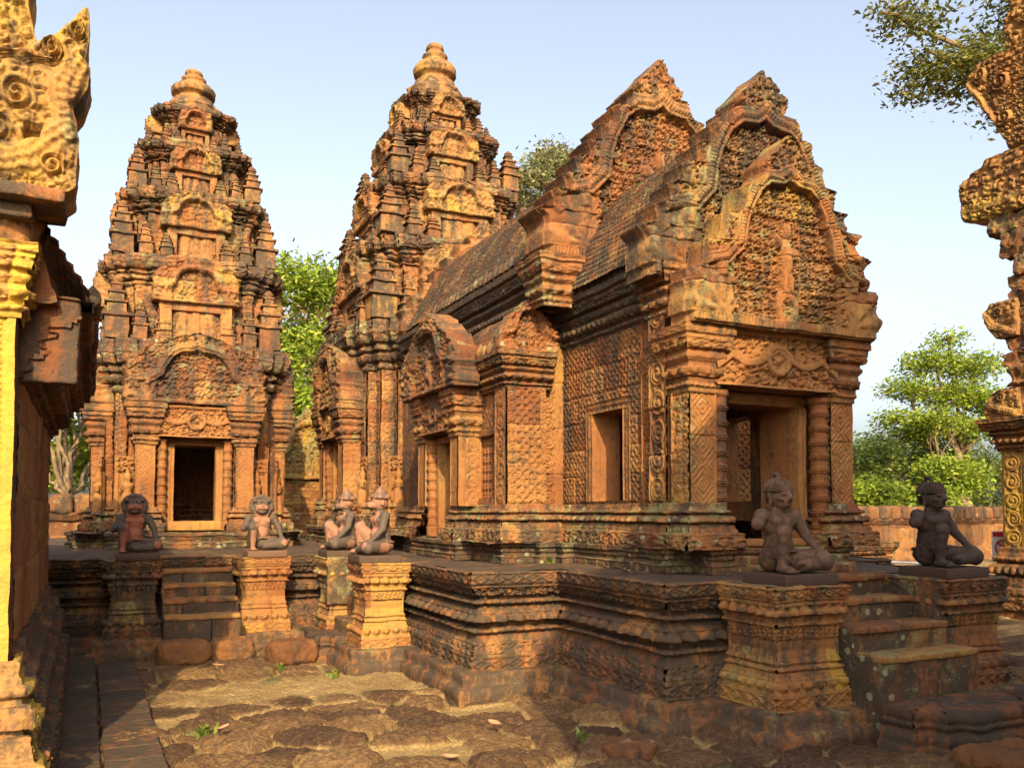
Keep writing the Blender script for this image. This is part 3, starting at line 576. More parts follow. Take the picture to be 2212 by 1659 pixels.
# ---- side aisle (wing) with the south door, two baluster windows
def baluster_window(B, x, y0, y1, z0, z1, n=5):
    for i in range(n):
        y = y0 + (i + .5) * (y1 - y0) / n; r = (y1 - y0) / n * .42; H = z1 - z0; pr = []
        for q in range(7):
            for a, o in ((.0, .75), (.1, 1.1), (.22, 1.1), (.3, .8), (.42, 1.), (.6, 1.), (.7, .8)): pr.append((r * o, H * (q + a) / 7))
        pr.append((r, H)); B.lathe((x, y, z0), pr, 10, res=.015)
wing = []
for sg in (1, -1):
    X = lambda v: A - sg * (A - v)
    n_s = (-sg, 0, 0)
    B = MB(.22, .3, .54)
    B.panel((min(X(3.76), X(4.22)), 8.12, ZB), (1, 0, 0), (0, 0, 1), (0, -1, 0), .46, 2.92 - ZB, .009, lambda u, v: np.where((u > .11) & (u < .40), quatre(u - .11, v, .145), roundels(np.where(u < .11, u, u - .40) , v, .11 if True else .1)), .026, 3., .42, off=.006)
    B.panel((X(3.76), 8.12, ZB), (0, 1, 0), (0, 0, 1), n_s, .26, 2.92 - ZB, .012, lambda u, v: roundels(u, v, .26), .02)
    B.panel((min(X(4.22), X(4.52)), 8.26, ZB), (1, 0, 0), (0, 0, 1), (0, -1, 0), .32, 3.78 - ZB, .009, lambda u, v: roundels(u, v, .2), .034, 3., .5, off=.008)
    B.panel((X(4.22), 8.12, ZB), (0, 1, 0), (0, 0, 1), (sg, 0, 0), .16, 2.92 - ZB, .03)
    B.build('pilaster', S, hall, er=.004)
    B = MB(.42, .2, .48)
    wall_with_hole(B, (X(3.80), 8.36, 0), (0, 1, 0), n_s, .70, 1.5, 2.95, (.10, .56, 1.74, 2.44), .2, .014, lambda u, v: quatre(u, v, .13), .014)
    B.build('wall', S, hall, er=.004); B = MB(.42, .2, .48)
    wall_with_hole(B, (X(3.80), 10.1, 0), (0, 1, 0), n_s, .95, 1.5, 2.95, (.30, .66, 1.74, 2.44), .2, .02, lambda u, v: quatre(u, v, .13), .014)
    B.build('wall', S, hall, er=.004); B = MB(.5, .3, .42)
    B.panel((X(4.3), 11.0, 1.5), (0, 1, 0), (0, 0, 1), n_s, 2.3, 2.4, .03, lambda u, v: scroll(u, v, .14), .015)
    B.panel((min(X(3.8), X(4.3)), 11.05, 1.5), (1, 0, 0), (0, 0, 1), (0, 1, 0), .5, 1.6, .05)
    B.build('wall', S, hall, er=.004)
    for y0, y1 in ((8.46, 8.92), (10.40, 10.76)):
        B = MB(.35, .1, .5); frame(B, (X(3.80), y0, 1.74), (0, 1, 0), (0, 0, 1), n_s, y1 - y0, .70, .07, .04); wf = B.build('window_frame', S, hall, er=.003)
        B = MB(.25, .05, .42); baluster_window(B, X(3.86), y0, y1, 1.74, 2.44); B.build('baluster', S, wf, er=.002)
    # south door: jambs, pilasters, colonnettes, lintel, small gable
    B = MB(.2, .1, .6)
    wall_with_hole(B, (X(3.70), 9.06, 0), (0, 1, 0), n_s, 1.04, 1.272, 3.0, (.22, .78, 1.30, 2.42), .40, .03, None, 0)
    B.build('wall', S, hall, er=.004)
    B = MB(.2, .1, .6); frame(B, (X(3.68), 9.28, 1.34), (0, 1, 0), (0, 0, 1), n_s, .56, 1.08, .07, .05); B.build('door_frame', S, hall, er=.003)
    for yy in (9.17, 9.95):
        B = MB(.2, .08, .5); colonnette(B, (X(3.60), yy), 1.29, 2.46, .07); B.build('colonnette', S, hall, er=.005)
    for y0 in (8.90, 10.02):
        B = MB(.15, .25, .62); B.panel((X(3.52), y0, ZB), (0, 1, 0), (0, 0, 1), n_s, .2, 2.46 - ZB, .01, lambda u, v: lattice(u, v, .2), .014)
        B.panel((min(X(3.52), X(3.8)), y0, ZB), (1, 0, 0), (0, 0, 1), (0, -1, 0), .28, 2.46 - ZB, .01, lambda u, v: roundels(u - .08, v, .2), .018); B.panel((min(X(3.52), X(3.8)), y0 + .2, ZB), (1, 0, 0), (0, 0, 1), (0, 1, 0), .28, 2.46 - ZB, .03)
        B.build('pilaster', S, hall, er=.004)
        B = MB(.3, .3, .55); capital(B, min(X(3.5), X(3.82)), max(X(3.5), X(3.82)), y0 - .02, y0 + .22, 2.44, 2.98, .5, .014); B.build('capital', S, hall, er=.005)
    B = MB(.35, .2, .45); lintel(B, 9.02, 10.1, X(3.50), 2.52, 2.98, .05, .25, (0, 1, 0), n_s, .011); B.build('lintel', S, hall, er=.004)
    B = MB(.42, .3, .42); pediment(B, (X(3.44), 9.56, 2.98), (0, 1, 0), n_s, .92, .98, .22, .012, 41 + sg, teeth=5, sc_=.085, rel=1.1, shape=1.5, shoulder=.36, tooth=.08); B.build('gable', S, hall, er=.008)
    # aisle cornice and its half vault
    B = MB(.45, .35, .46); pth = [(4.30, 8.12), (3.76, 8.12), (3.76, 11.0), (4.3, 11.0)]
    if sg < 0: pth = mirx(pth)
    B.sweep(pth, CORN, 2.90, .38, closed=False, res=.012, flip=True, os=.8); eave_row(B, X(3.68), 3.28, 8.3, 11.0, 0, .10)
    B.build('cornice', S, hall, er=.006)
    B = MB(.5, .2, .36); roof(B, X(3.70), 3.30, X(4.32), 3.75, 8.14, 11.0, .022, .35); B.build('roof', S, hall, er=.008)
    B = MB(.3, .5, .45); pediment(B, (X(4.0), 8.10, 3.28), (1, 0, 0), (0, -1, 0), .34, .58, .16, .011, 51, teeth=3, sc_=.08, fig=False, naga=False, shape=1.6, tooth=.1); B.build('antefix', S, hall, er=.008)
# floor slab inside, dark post seen through the door
B = MB(.3, 0, .5); B.panel((4.5, 6.1, 1.278), (1, 0, 0), (0, 1, 0), (0, 0, 1), 1.9, 6.5, .08); B.build('floor', S, hall)
B = MB(.3, 0, .45); wall_with_hole(B, (4.55, 8.0, 0), (1, 0, 0), (0, -1, 0), 1.78, 1.272, 3.9, (.55, 1.2, 1.3, 2.5), .3, .05, None, 0, bw=.5, bh=.4); B.build('partition', S, hall, er=.004)
# ------------------------------------------------------------------ towers
def redent(w, cx, cy):
    q = [(w, .46 * w), (.93 * w, .46 * w), (.93 * w, .70 * w), (.84 * w, .70 * w), (.84 * w, .84 * w), (.70 * w, .84 * w), (.70 * w, .93 * w), (.46 * w, .93 * w), (.46 * w, w)]
    pts = []
    for k in range(4):
        c, s_ = (1, 0, -1, 0)[k], (0, 1, 0, -1)[k]; pts += [(cx + x * c - y * s_, cy + x * s_ + y * c) for x, y in q]
    return pts
TBODY = [(0, 0), (.05, .0), (.05, .05), (.06, .06), (.06, .10, 'petal', .10, .02), (.03, .11), (.03, .14, 'bead', .05, .02), (0, .16)]
TCORN = [(0, 0), (.03, .02), (.03, .10, 'bead', .055, .022), (.02, .11), (.02, .17), (.06, .18), (.085, .30, 'petald', .10, .028), (.05, .31), (.05, .38), (.09, .39), (.09, .45, 'dent', .04, .01), (.07, .46), (.07, .52), (.12, .54), (.15, .72, 'scr', .10, .022), (.16, .73), (.16, .78), (.15, .79), (.15, .97, 'scr', .12, .02), (.10, 1.), (-.2, 1.04)]
def mini_tower(B, c, h, w):
    z = c[2]
    for hh, ww in ((.34, 1.), (.05, 1.25), (.16, .82), (.04, 1.02), (.12, .64), (.04, .8), (.09, .45), (.04, .55)):
        B.box((c[0], c[1], z + hh * h / 2), (ww * w, ww * w, hh * h), r=.012, res=.04); z += hh * h
    B.lathe((c[0], c[1], z), [(w * .2, 0), (w * .26, h * .05), (w * .06, h * .12)], 8)
def tower(cx, cy, hb, zs, label, name, base, g0, seed, doors=(0, 3), res=.024):
    """hb half widths per storey, zs heights: plinth, base, wall top, then the top of every storey; doors: faces with full door bays (0 east, 1 north, 2 west, 3 south)"""
    t = thing(name, label, 'temple tower', (cx, cy, PT)); w = hb[0]
    B = MB(.6, .5, .45); B.sweep(redent(w + .42, cx, cy), PLINTH, PT, zs[0] - PT, res=.022, bw=.6, off=.006); B.panel((cx - w - .3, cy - w - .3, zs[0] - .004), (1, 0, 0), (0, 1, 0), (0, 0, 1), 2 * w + .6, 2 * w + .6, .1); B.build('plinth', S, t, er=.012)
    B = MB(.42, .45, .5); 
    rp = redent(w, cx, cy); bp = [(cx + base[5], cy - w)] + rp[27:] + rp[:27] + [(cx - base[5], cy - w)] if 0 in doors else rp
    B.sweep(bp, BASE, zs[0], zs[1] - zs[0], closed=0 not in doors, res=.017, os=1.25, bw=.6, off=.006); B.build('base_moulding', S, t, er=.009)
    # ground storey walls: carved panels on every facet
    B = MB(.36, .2, .5); p = redent(w, cx, cy); H = zs[2] - zs[1]
    for i in range(len(p)):
        a, b = np.array(p[i]), np.array(p[(i + 1) % len(p)]); L = np.linalg.norm(b - a); U = (b - a) / L; N = np.array([U[1], -U[0], 0])
        if N[1] > .5: 
            B.panel((*a, zs[1]), (*U, 0), (0, 0, 1), N, L, H, .1); continue
        f = (lambda u, v, L=L: roundels(u, v, L)) if L < .5 else (lambda u, v: scroll(u, v, .15, seed))
        if L > 1. and N[1] < -.5 and 0 in doors:           # the doorway pierces the middle of the east face
            wall_with_hole(B, (a[0] if U[0] > 0 else b[0], a[1], 0), (1, 0, 0), (0, -1, 0), L, zs[0], zs[2], (L / 2 - .33, L / 2 + .33, base[0], base[1]), .5, .02, f, .02)
        else: B.panel((*a, zs[1]), (*U, 0), (0, 0, 1), N, L, H, .014, f, .028, .5, .34, off=.008, seed=seed)
    B.build('wall', S, t, er=.007)
    B = MB(.6, .5, .46); B.sweep(redent(w, cx, cy), TCORN, zs[2], zs[3] - zs[2], res=res, os=1.35, bw=.55, off=.014, joint=.012); B.build('cornice', S, t, er=.016)
    for k in (0, 1, 3):
        c, s_ = (0, -1), (1, 0)
        N = np.array([(0, -1, 0), (1, 0, 0), None, (-1, 0, 0)][k], float) if k != 2 else None; U = np.array([abs(N[1]), abs(N[0]), 0.]); P0 = np.array([cx, cy, 0.])
        def at(u, d, z=0.): return P0 + U * u + N * d + np.array([0, 0, z])
        # devata niches
        for sg in (-1, 1):
            B = MB(.15, .2, .62); u0 = sg * .70 * w - .17; nz = base[0]
            B.panel(at(u0, .93 * w - .0, nz) + N * .0, U, (0, 0, 1), N, .34, .95, .012, lambda u, v: np.maximum(((u < .05) | (u > .29)) * .9, np.where(v > .72, scroll(u, v, .08, 5) * 1.2 + .3, 0)), .05)
            ft = at(sg * .70 * w, .93 * w + .075, nz + .04)
            # the figure in the niche
            sh = [(.075, 0), (.10, .06), (.085, .30), (.078, .34), (.055, .38), (.078, .46), (.09, .50), (.035, .53), (.045, .56), (.058, .60), (.045, .645), (.03, .67), (.015, .74)]
            B.lathe(ft, sh, 12, res=.03)
            B.tube([ft + U * .075 + [0, 0, .49], ft + U * .105 + [0, 0, .40], ft + U * .09 + N * .02 + [0, 0, .30]], [.02, .017, .012]); B.tube([ft - U * .075 + [0, 0, .49], ft - U * .11 + [0, 0, .39], ft - U * .05 + N * .05 + [0, 0, .42]], [.02, .017, .012])
            B.build('niche_figure', S, t, er=.004)
        dz0, dz1, lz, pz, ph, dw, pd = base[0], base[1], base[2], base[3], base[4], base[5], base[6]
        pd = pd if k == 0 or 0 not in doors else .10
        d0 = w + pd
        if k in doors or True:
            for sg in (-1, 1):
                B = MB(.25, .2, .55); x0, x1 = sorted((sg * dw, sg * (dw + .26))); q = lambda u, d: tuple(at(u, d)[:2])
                B.panel(at(x0, d0, zs[1] - .1), U, (0, 0, 1), N, .26, lz - zs[1] + .1, .011, lambda u, v: lattice(u, v, .26), .018)
                for xx, ns in ((x0, -1), (x1, 1)): B.panel(at(xx, w - .1, zs[1] - .1), N, (0, 0, 1), U * ns, pd + .1, lz - zs[1] + .1, .014, lambda u, v: scroll(u, v, .1, 2), .016)
                ca, cb = at(x0 - .02, w - .06), at(x1 + .02, d0 + .02)
                B.build('pilaster', S, t, er=.005)
                B = MB(.4, .4, .5); capital(B, min(ca[0], cb[0]), max(ca[0], cb[0]), min(ca[1], cb[1]), max(ca[1], cb[1]), lz - .1, pz, .7, .014); B.build('capital', S, t, er=.008)
                B = MB(.5, .4, .5); B.sweep([tuple(np.round(q_, 4)) for q_ in ((min(ca[0], cb[0]), min(ca[1], cb[1])), (max(ca[0], cb[0]), min(ca[1], cb[1])), (max(ca[0], cb[0]), max(ca[1], cb[1])), (min(ca[0], cb[0]), max(ca[1], cb[1])))], BASE, zs[0], zs[1] - zs[0] - .06, res=.014, os=.8); B.build('base_moulding', S, t, er=.007)
                B = MB(.25, .15, .5); cc = at(sg * (dw - .10), w + pd * .55); colonnette(B, cc[:2], zs[0] + .02, lz, .075); B.build('colonnette', S, t, er=.005)
            B = MB(.15, .05, .6); fo = at(-(dw - .27), w + .03, dz0); frame(B, fo, U, (0, 0, 1), N, 2 * (dw - .27), dz1 - dz0, .11, .06); B.box(at(0, w + .05, dz0 - .07), (np.abs(U * 2 * dw + N * .12) + [0, 0, .14]), r=.02)
            fr_ = B.build('door_frame', S, t, er=.004)
            if k not in doors or k == 3:
                B = MB(.4, .1, .45); B.panel(at(-.33, w - .04, dz0), U, (0, 0, 1), N, .66, dz1 - dz0, .02, lambda u, v: np.maximum(((u % .33) < .05) * .8, (np.abs((v % .35) - .17) < .03) * .7), .03); B.build('false_door', S, fr_, er=.004)
            B = MB(.25, .2, .58); O = at(0, d0, lz + .02); 
            if U[0]: lintel(B, O[0] - dw - .04, O[0] + dw + .04, O[1], O[2], pz - .02, .06, .2, (1, 0, 0), N, .012)
            else: lintel(B, O[1] - dw - .04, O[1] + dw + .04, O[0], O[2], pz - .02, .06, .2, (0, 1, 0), N, .012)
            B.build('lintel', S, t, er=.006)
            B = MB(.45, .41, .5); pediment(B, at(0, d0 + .03, pz), U, N, dw + .42, ph, .4, .014, seed + k, teeth=5, sc_=.12, rel=1.3, fig=False, shape=2.3, shoulder=.45, tooth=.06); B.build('gable', S, t, er=.014)
    # upper storeys
    for i in range(1, len(hb)):
        w = hb[i]; z0 = zs[2 + i]; z1 = zs[3 + i]; zc = z0 + (z1 - z0) * .66; tt = .52 if i < 3 else .42
        st = MB(.40 + .05 * i, .41, tt); st.sweep(redent(w, cx, cy), TBODY + [(0, .2), (0, .97, 'scr', .16, .03), (0, 1.)], z0 - .02, zc - z0 + .02, res=res, bw=.42, off=.02, joint=.014)
        st.sweep(redent(w, cx, cy), TCORN, zc, z1 - zc, res=res, os=1.0, bw=.42, off=.024, joint=.018, g=.55, l=.41)
        sto = st.build('storey', S, t, er=.024, es=.16)
        for k in (0, 1, 3):
            N = np.array([(0, -1, 0), (1, 0, 0), None, (-1, 0, 0)][k], float); U = np.array([abs(N[1]), abs(N[0]), 0.]); P0 = np.array([cx, cy, 0.])
            B = MB(.35, .45, .6); hh = z1 - z0; O = P0 + N * (w + .10) + [0, 0, z0 + hh * .46]
            pediment(B, O, U, N, w * .52, hh * .52, .22, .016, seed + 7 * i + k, teeth=4, sc_=.11, rel=1.1, fig=False, shape=2.4, shoulder=.5, tooth=.05, naga=i < 3)
            for sg in (-1, 1): B.box(P0 + N * (w + .03) + U * sg * w * .36 + [0, 0, z0 + hh * .23], np.abs(U * w * .14 + N * .14) + [0, 0, hh * .46], r=.015, res=.04)
            B.box(P0 + N * (w + .03) + [0, 0, z0 + hh * .42], np.abs(U * w * .8 + N * .14) + [0, 0, hh * .10], r=.015, res=.04)
            B.panel(P0 + N * (w + .035) - U * w * .24 + [0, 0, z0], U, (0, 0, 1), N, w * .48, hh * .38, .02, lambda u, v, w=w: np.maximum(np.abs(((u / (w * .48)) * 3) % 1 - .5) < .3, 0) * .8, .03)
            B.build('false_door', S, sto, er=.014)
        for k in (0, 1, 3):
            N = np.array([(0, -1, 0), (1, 0, 0), None, (-1, 0, 0)][k], float); U = np.array([abs(N[1]), abs(N[0]), 0.]); wp = hb[i - 1]
            for u in (-.60, .60, -.36, .36):
                B = MB(.5, .35, .52); mini_tower(B, np.array([cx, cy, z0 + .01]) + N * (wp * .93) + U * u * wp, (z1 - z0) * (.46 if abs(u) > .5 else .34), wp * .15); B.build('antefix', S, sto, er=.012)
        for sx in (-1, 1) if i < len(hb) - 1 else ():
            for sy in (-1, 1):
                B = MB(.5, .35, .5); wp = hb[i - 1]; k_ = wp * .84 if i == 1 else wp * .86; mini_tower(B, (cx + sx * k_, cy + sy * k_, z0 + .01), (z1 - z0) * .74, wp * .25); B.build('pinnacle', S, sto, er=.012)
    w = hb[-1]; z = zs[len(hb) + 2]
    B = MB(.5, .25, .62); h = zs[-1] - z; r = base[7]
    B.lathe((cx, cy, z - .03), [(w * .98, 0), (w * 1.0, h * .06), (w * .9, h * .10), (w * .80, h * .22), (w * .84, h * .24), (w * .66, h * .36)], 40, 12, .05); cr = B.build('lotus_crown', S, t, er=.03, es=.12)
    B = MB(.38, .15, .72); zz = z + h * .34
    H = zs[-1] - zz
    B.lathe((cx, cy, zz), [(r * 1.1, -.02), (r * 1.12, H * .06), (r * .9, H * .10), (r * .92, H * .16), (r * 1.18, H * .24), (r * 1.22, H * .36), (r * 1.05, H * .47), (r * .72, H * .55), (r * .60, H * .60), (r * .66, H * .64), (r * .70, H * .70), (r * .45, H * .76), (r * .40, H * .82), (r * .50, H * .86), (r * .44, H * .94), (r * .2, H * .99), (.005, H)], 32, res=.02); B.build('finial', S, t, er=.014)
    return t
#                                   plinth base wall  cornice  storeys ...                      door: sill top lintel pediment height half-width depth, finial radius
tower(1.13, 14.88, [1.30, 1.20, .98, .73, .50], [1.29, 1.72, 3.34, 4.12, 5.42, 6.52, 7.36, 8.05, 8.95], 'left sandstone tower with an open dark doorway behind the lion guardians', 'temple_tower',
      (1.45, 2.58, 2.66, 3.16, 1.06, .56, .26, .29), .4, 60)
tower(5.44, 15.0, [1.72, 1.48, 1.22, .90, .60], [1.34, 1.90, 3.92, 4.74, 6.24, 7.40, 8.45, 9.20, 10.48], 'tallest central sandstone tower rising behind the tiled hall roof', 'temple_tower',
      (1.55, 2.75, 2.85, 3.40, 1.15, .60, .20, .34), .45, 90, doors=(3,))
# ------------------------------------------------------------------ the two libraries at the picture's edges
def slab(B, O, U, N, rows, T, fn, res=.012, dep=.05):
    """upright stone with a free outline: rows of (z, left, right) along U from O; carved front, back and sides"""
    O, U, N = (np.asarray(x, float) for x in (O, U, N)); rows = np.array(rows); nv = max(6, int((rows[-1, 0] - rows[0, 0]) / res)); z = np.linspace(rows[0, 0], rows[-1, 0], nv)
    L = np.interp(z, rows[:, 0], rows[:, 1]); Rr = np.interp(z, rows[:, 0], rows[:, 2]); nu = max(6, int((Rr - L).max() / res)); s = np.linspace(0, 1, nu)
    u = L[None] + (Rr - L)[None] * s[:, None]; zz = z[None] + 0 * u; h = fn(u, zz) * dep; ed = np.minimum(np.minimum(s, 1 - s)[:, None] * (Rr - L)[None], np.minimum(zz - z[0], z[-1] - zz)); h = h * sst(0, .03, ed)
    P = O + u[..., None] * U + h[..., None] * N; P[..., 2] = O[2] + zz; Q = O + u[..., None] * U - T * N; Q[..., 2] = O[2] + zz
    B.grid(P, N, .5); B.grid(Q[::3, ::3] if False else Q, -N, .5); k = np.linspace(0, 1, max(3, int(T / .03)))
    for i, d in ((0, -U), (-1, U)): B.grid(np.stack([P[i] * (1 - q) + Q[i] * q for q in k], 0), d, .45)
    for j, d in ((0, (0, 0, -1)), (-1, (0, 0, 1))): B.grid(np.stack([P[:, j] * (1 - q) + Q[:, j] * q for q in k], 0), np.array(d, float), .45)
LT = M['ground_blk']
def nagafn(pts, curls, seed, wd=.09, hole=None):
    """serpent neck along pts with ribbed scales, curled crests at curls (u, z, r), scroll ground behind"""
    def f(u, z):
        d, al, side = poly_dist(u, z, pts); k = d / wd
        body = np.sqrt(np.clip(1 - k * k, 0, 1)) * .9 + (k < .9) * (.10 * np.cos(al * 150) * (k < .55) + .12 * np.cos(k * 11))
        h = np.maximum(scroll(u, z, .10, seed) * .45, body)
        for cx, cz, r in curls:
            q = np.hypot(u - cx, z - cz); a = np.arctan2(z - cz, u - cx); sp = (.55 + .45 * np.cos(a * (1 if seed % 2 else -1) + q / r * 12)) * (q < r)
            h = np.where(q < r, sp, h)
        if hole: h = np.where((np.abs(u - hole[0]) < hole[2]) & (np.abs(z - hole[1]) < hole[2]), -1.4, h)
        return h
    return f
def lib_s():
    t = thing('library', 'shaded library wall at the left edge with a bright yellow carved pilaster and serpent gable', 'library', (0, 0, 0), R(1.23))
    x0, x1, y0, y1 = -.36, -3.6, 5.2, 10.0
    B = MB(.62, .15, .42); B.sweep([(x0, y0 + .26), (x0, y1), (x1, y1), (x1, y0 + .26)], BASE, .04, .80, res=.014, os=1.35, bw=.7, off=.006); B.build('base_moulding', S, t, er=.008)
    B = MB(.55, .1, .36); rough = lambda u, v: scroll(u, v, .05, 9) * .25
    B.panel((x0, y0 + .2, .8), (0, 1, 0), (0, 0, 1), (1, 0, 0), y1 - y0 - .2, 1.7, .018, rough, .02, .55, .42, .014, 3, .010, g=.2, t=.5)
    B.panel((x1, y0 + .06, .0), (1, 0, 0), (0, 0, 1), (0, -1, 0), x0 - x1, 2.8, .05, None, 0, .5, .3); B.panel((x1, y1, .0), (1, 0, 0), (0, 0, 1), (0, 1, 0), x0 - x1, 2.8, .1)
    B.panel((x0 - .02, y0 + .2, 2.35), (0, 1, 0), (0, 0, 1), (1, 0, 0), y1 - y0 - .2, .5, .06); B.build('wall', S, t, er=.01)
    B = MB(.5, .15, .36); B.sweep([(x0, y0 + .2), (x0, y1)], CORN, 2.34, .46, closed=False, res=.014, os=1.9, bw=.6, off=.006, flip=False); eave_row(B, x0 + .36, 2.80, y0 + .3, y1, 0, .09); B.box((x0 + .03, y0 + .30, 2.57), (.54, .16, .50), r=.02, res=.03); B.build('cornice', S, t, er=.007)
    B = MB(.5, .1, .36); roof(B, x0 + .32, 2.82, x0 - 1.5, 4.3, y0 + .1, y1, .025, .26); roof(B, x1 - .2, 2.82, x0 - 1.5, 4.3, y0 + .1, y1, .05, .26); B.build('roof', S, t, er=.008)
    B = MB(.45, .2, .4); q = np.linspace(0, 1, 30); slab(B, (x0 - 1.5, y0 + .14, 0), (1, 0, 0), (0, -1, 0), [(2.75 + 1.62 * z, -1.66 * (1 - z ** 1.7) - .03, 1.66 * (1 - z ** 1.7) + .03) for z in q], .18, rough, .03, .02); B.build('gable_wall', S, t, er=.02)
    # yellow corner pilaster and what stands on it
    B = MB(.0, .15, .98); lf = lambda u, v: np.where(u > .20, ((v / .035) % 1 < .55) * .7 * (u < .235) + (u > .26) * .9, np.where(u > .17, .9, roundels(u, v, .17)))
    B.panel((x0 - .30, y0, .80), (1, 0, 0), (0, 0, 1), (0, -1, 0), .30, 1.84, .006, lf, .018)
    B.panel((x0, y0, .8), (0, 1, 0), (0, 0, 1), (1, 0, 0), .25, 1.84, .012, rough, .02, g=.5, t=.4); B.build('pilaster', S, t, er=.004)
    B = MB(.05, .2, .9); B.sweep([(x0 - .6, y0 - .02), (x0 + .02, y0 - .02), (x0 + .02, y0 + .24), (x0 - .6, y0 + .24)], CORN, 2.62, .40, res=.009, os=.42); B.build('capital', S, t, er=.006)
    B = MB(.1, .15, .88); B.sweep([(x0 - .6, y0 - .02), (x0 + .02, y0 - .02), (x0 + .02, y0 + .3), (x0 - .6, y0 + .3)], BASE, .04, .78, res=.01, os=1.1, g=.35); B.build('base_moulding', S, t, er=.008)
    B = MB(.3, .3, .6); B.box((x0 - .15, y0 + .12, 3.12), (.5, .4, .34), r=.10, res=.02); B.build('broken_block', S, t, er=.05, es=.2)
    B = MB(.36, .42, .84)
    slab(B, (0, y0 - .22, 0), (1, 0, 0), (0, -1, 0), [(3.24, -.95, -.16), (3.30, -.95, -.09), (3.55, -.95, -.08), (3.72, -.95, -.12), (3.80, -.95, -.06), (3.92, -.95, -.03), (3.96, -.40, -.03), (4.00, -.33, -.06), (4.10, -.21, -.04), (4.20, -.12, -.04), (4.29, -.07, -.05)], .42, nagafn([(-.52, 3.36), (-.30, 3.42), (-.13, 3.60), (-.15, 3.80), (-.08, 3.98), (-.01, 4.0)], [(-.36, 3.74, .085), (-.20, 3.40, .06), (-.45, 3.55, .07), (-.22, 4.02, .05), (-.09, 4.14, .045)], 5, .085, (-.29, 3.56, .038)), .008, .055)
    B.build('serpent_gable', S, t, er=.012, es=.16); B = MB(.25, .4, .8)
    slab(B, (0, y0 - .16, 0), (1, 0, 0), (0, -1, 0), [(3.98, -1.2, -.30), (4.08, -1.2, -.29), (4.25, -1.15, -.33), (4.42, -1.1, -.31), (4.55, -1.0, -.5)], .36, lambda u, z: scroll(u, z, .08, 7), .009, .035)
    B.build('upper_gable_stone', S, t, er=.012, es=.16)
    B = MB(.55, .1, .4); B.box((x0 - .25, y0 - .03, 3.235), (.95, .46, .07), r=.015, res=.03); B.box((x0 - .3, y0 + .02, 3.165), (.75, .36, .07), r=.015, res=.03); B.build('gable_bed', S, t, er=.008)
    return t
lib_s()
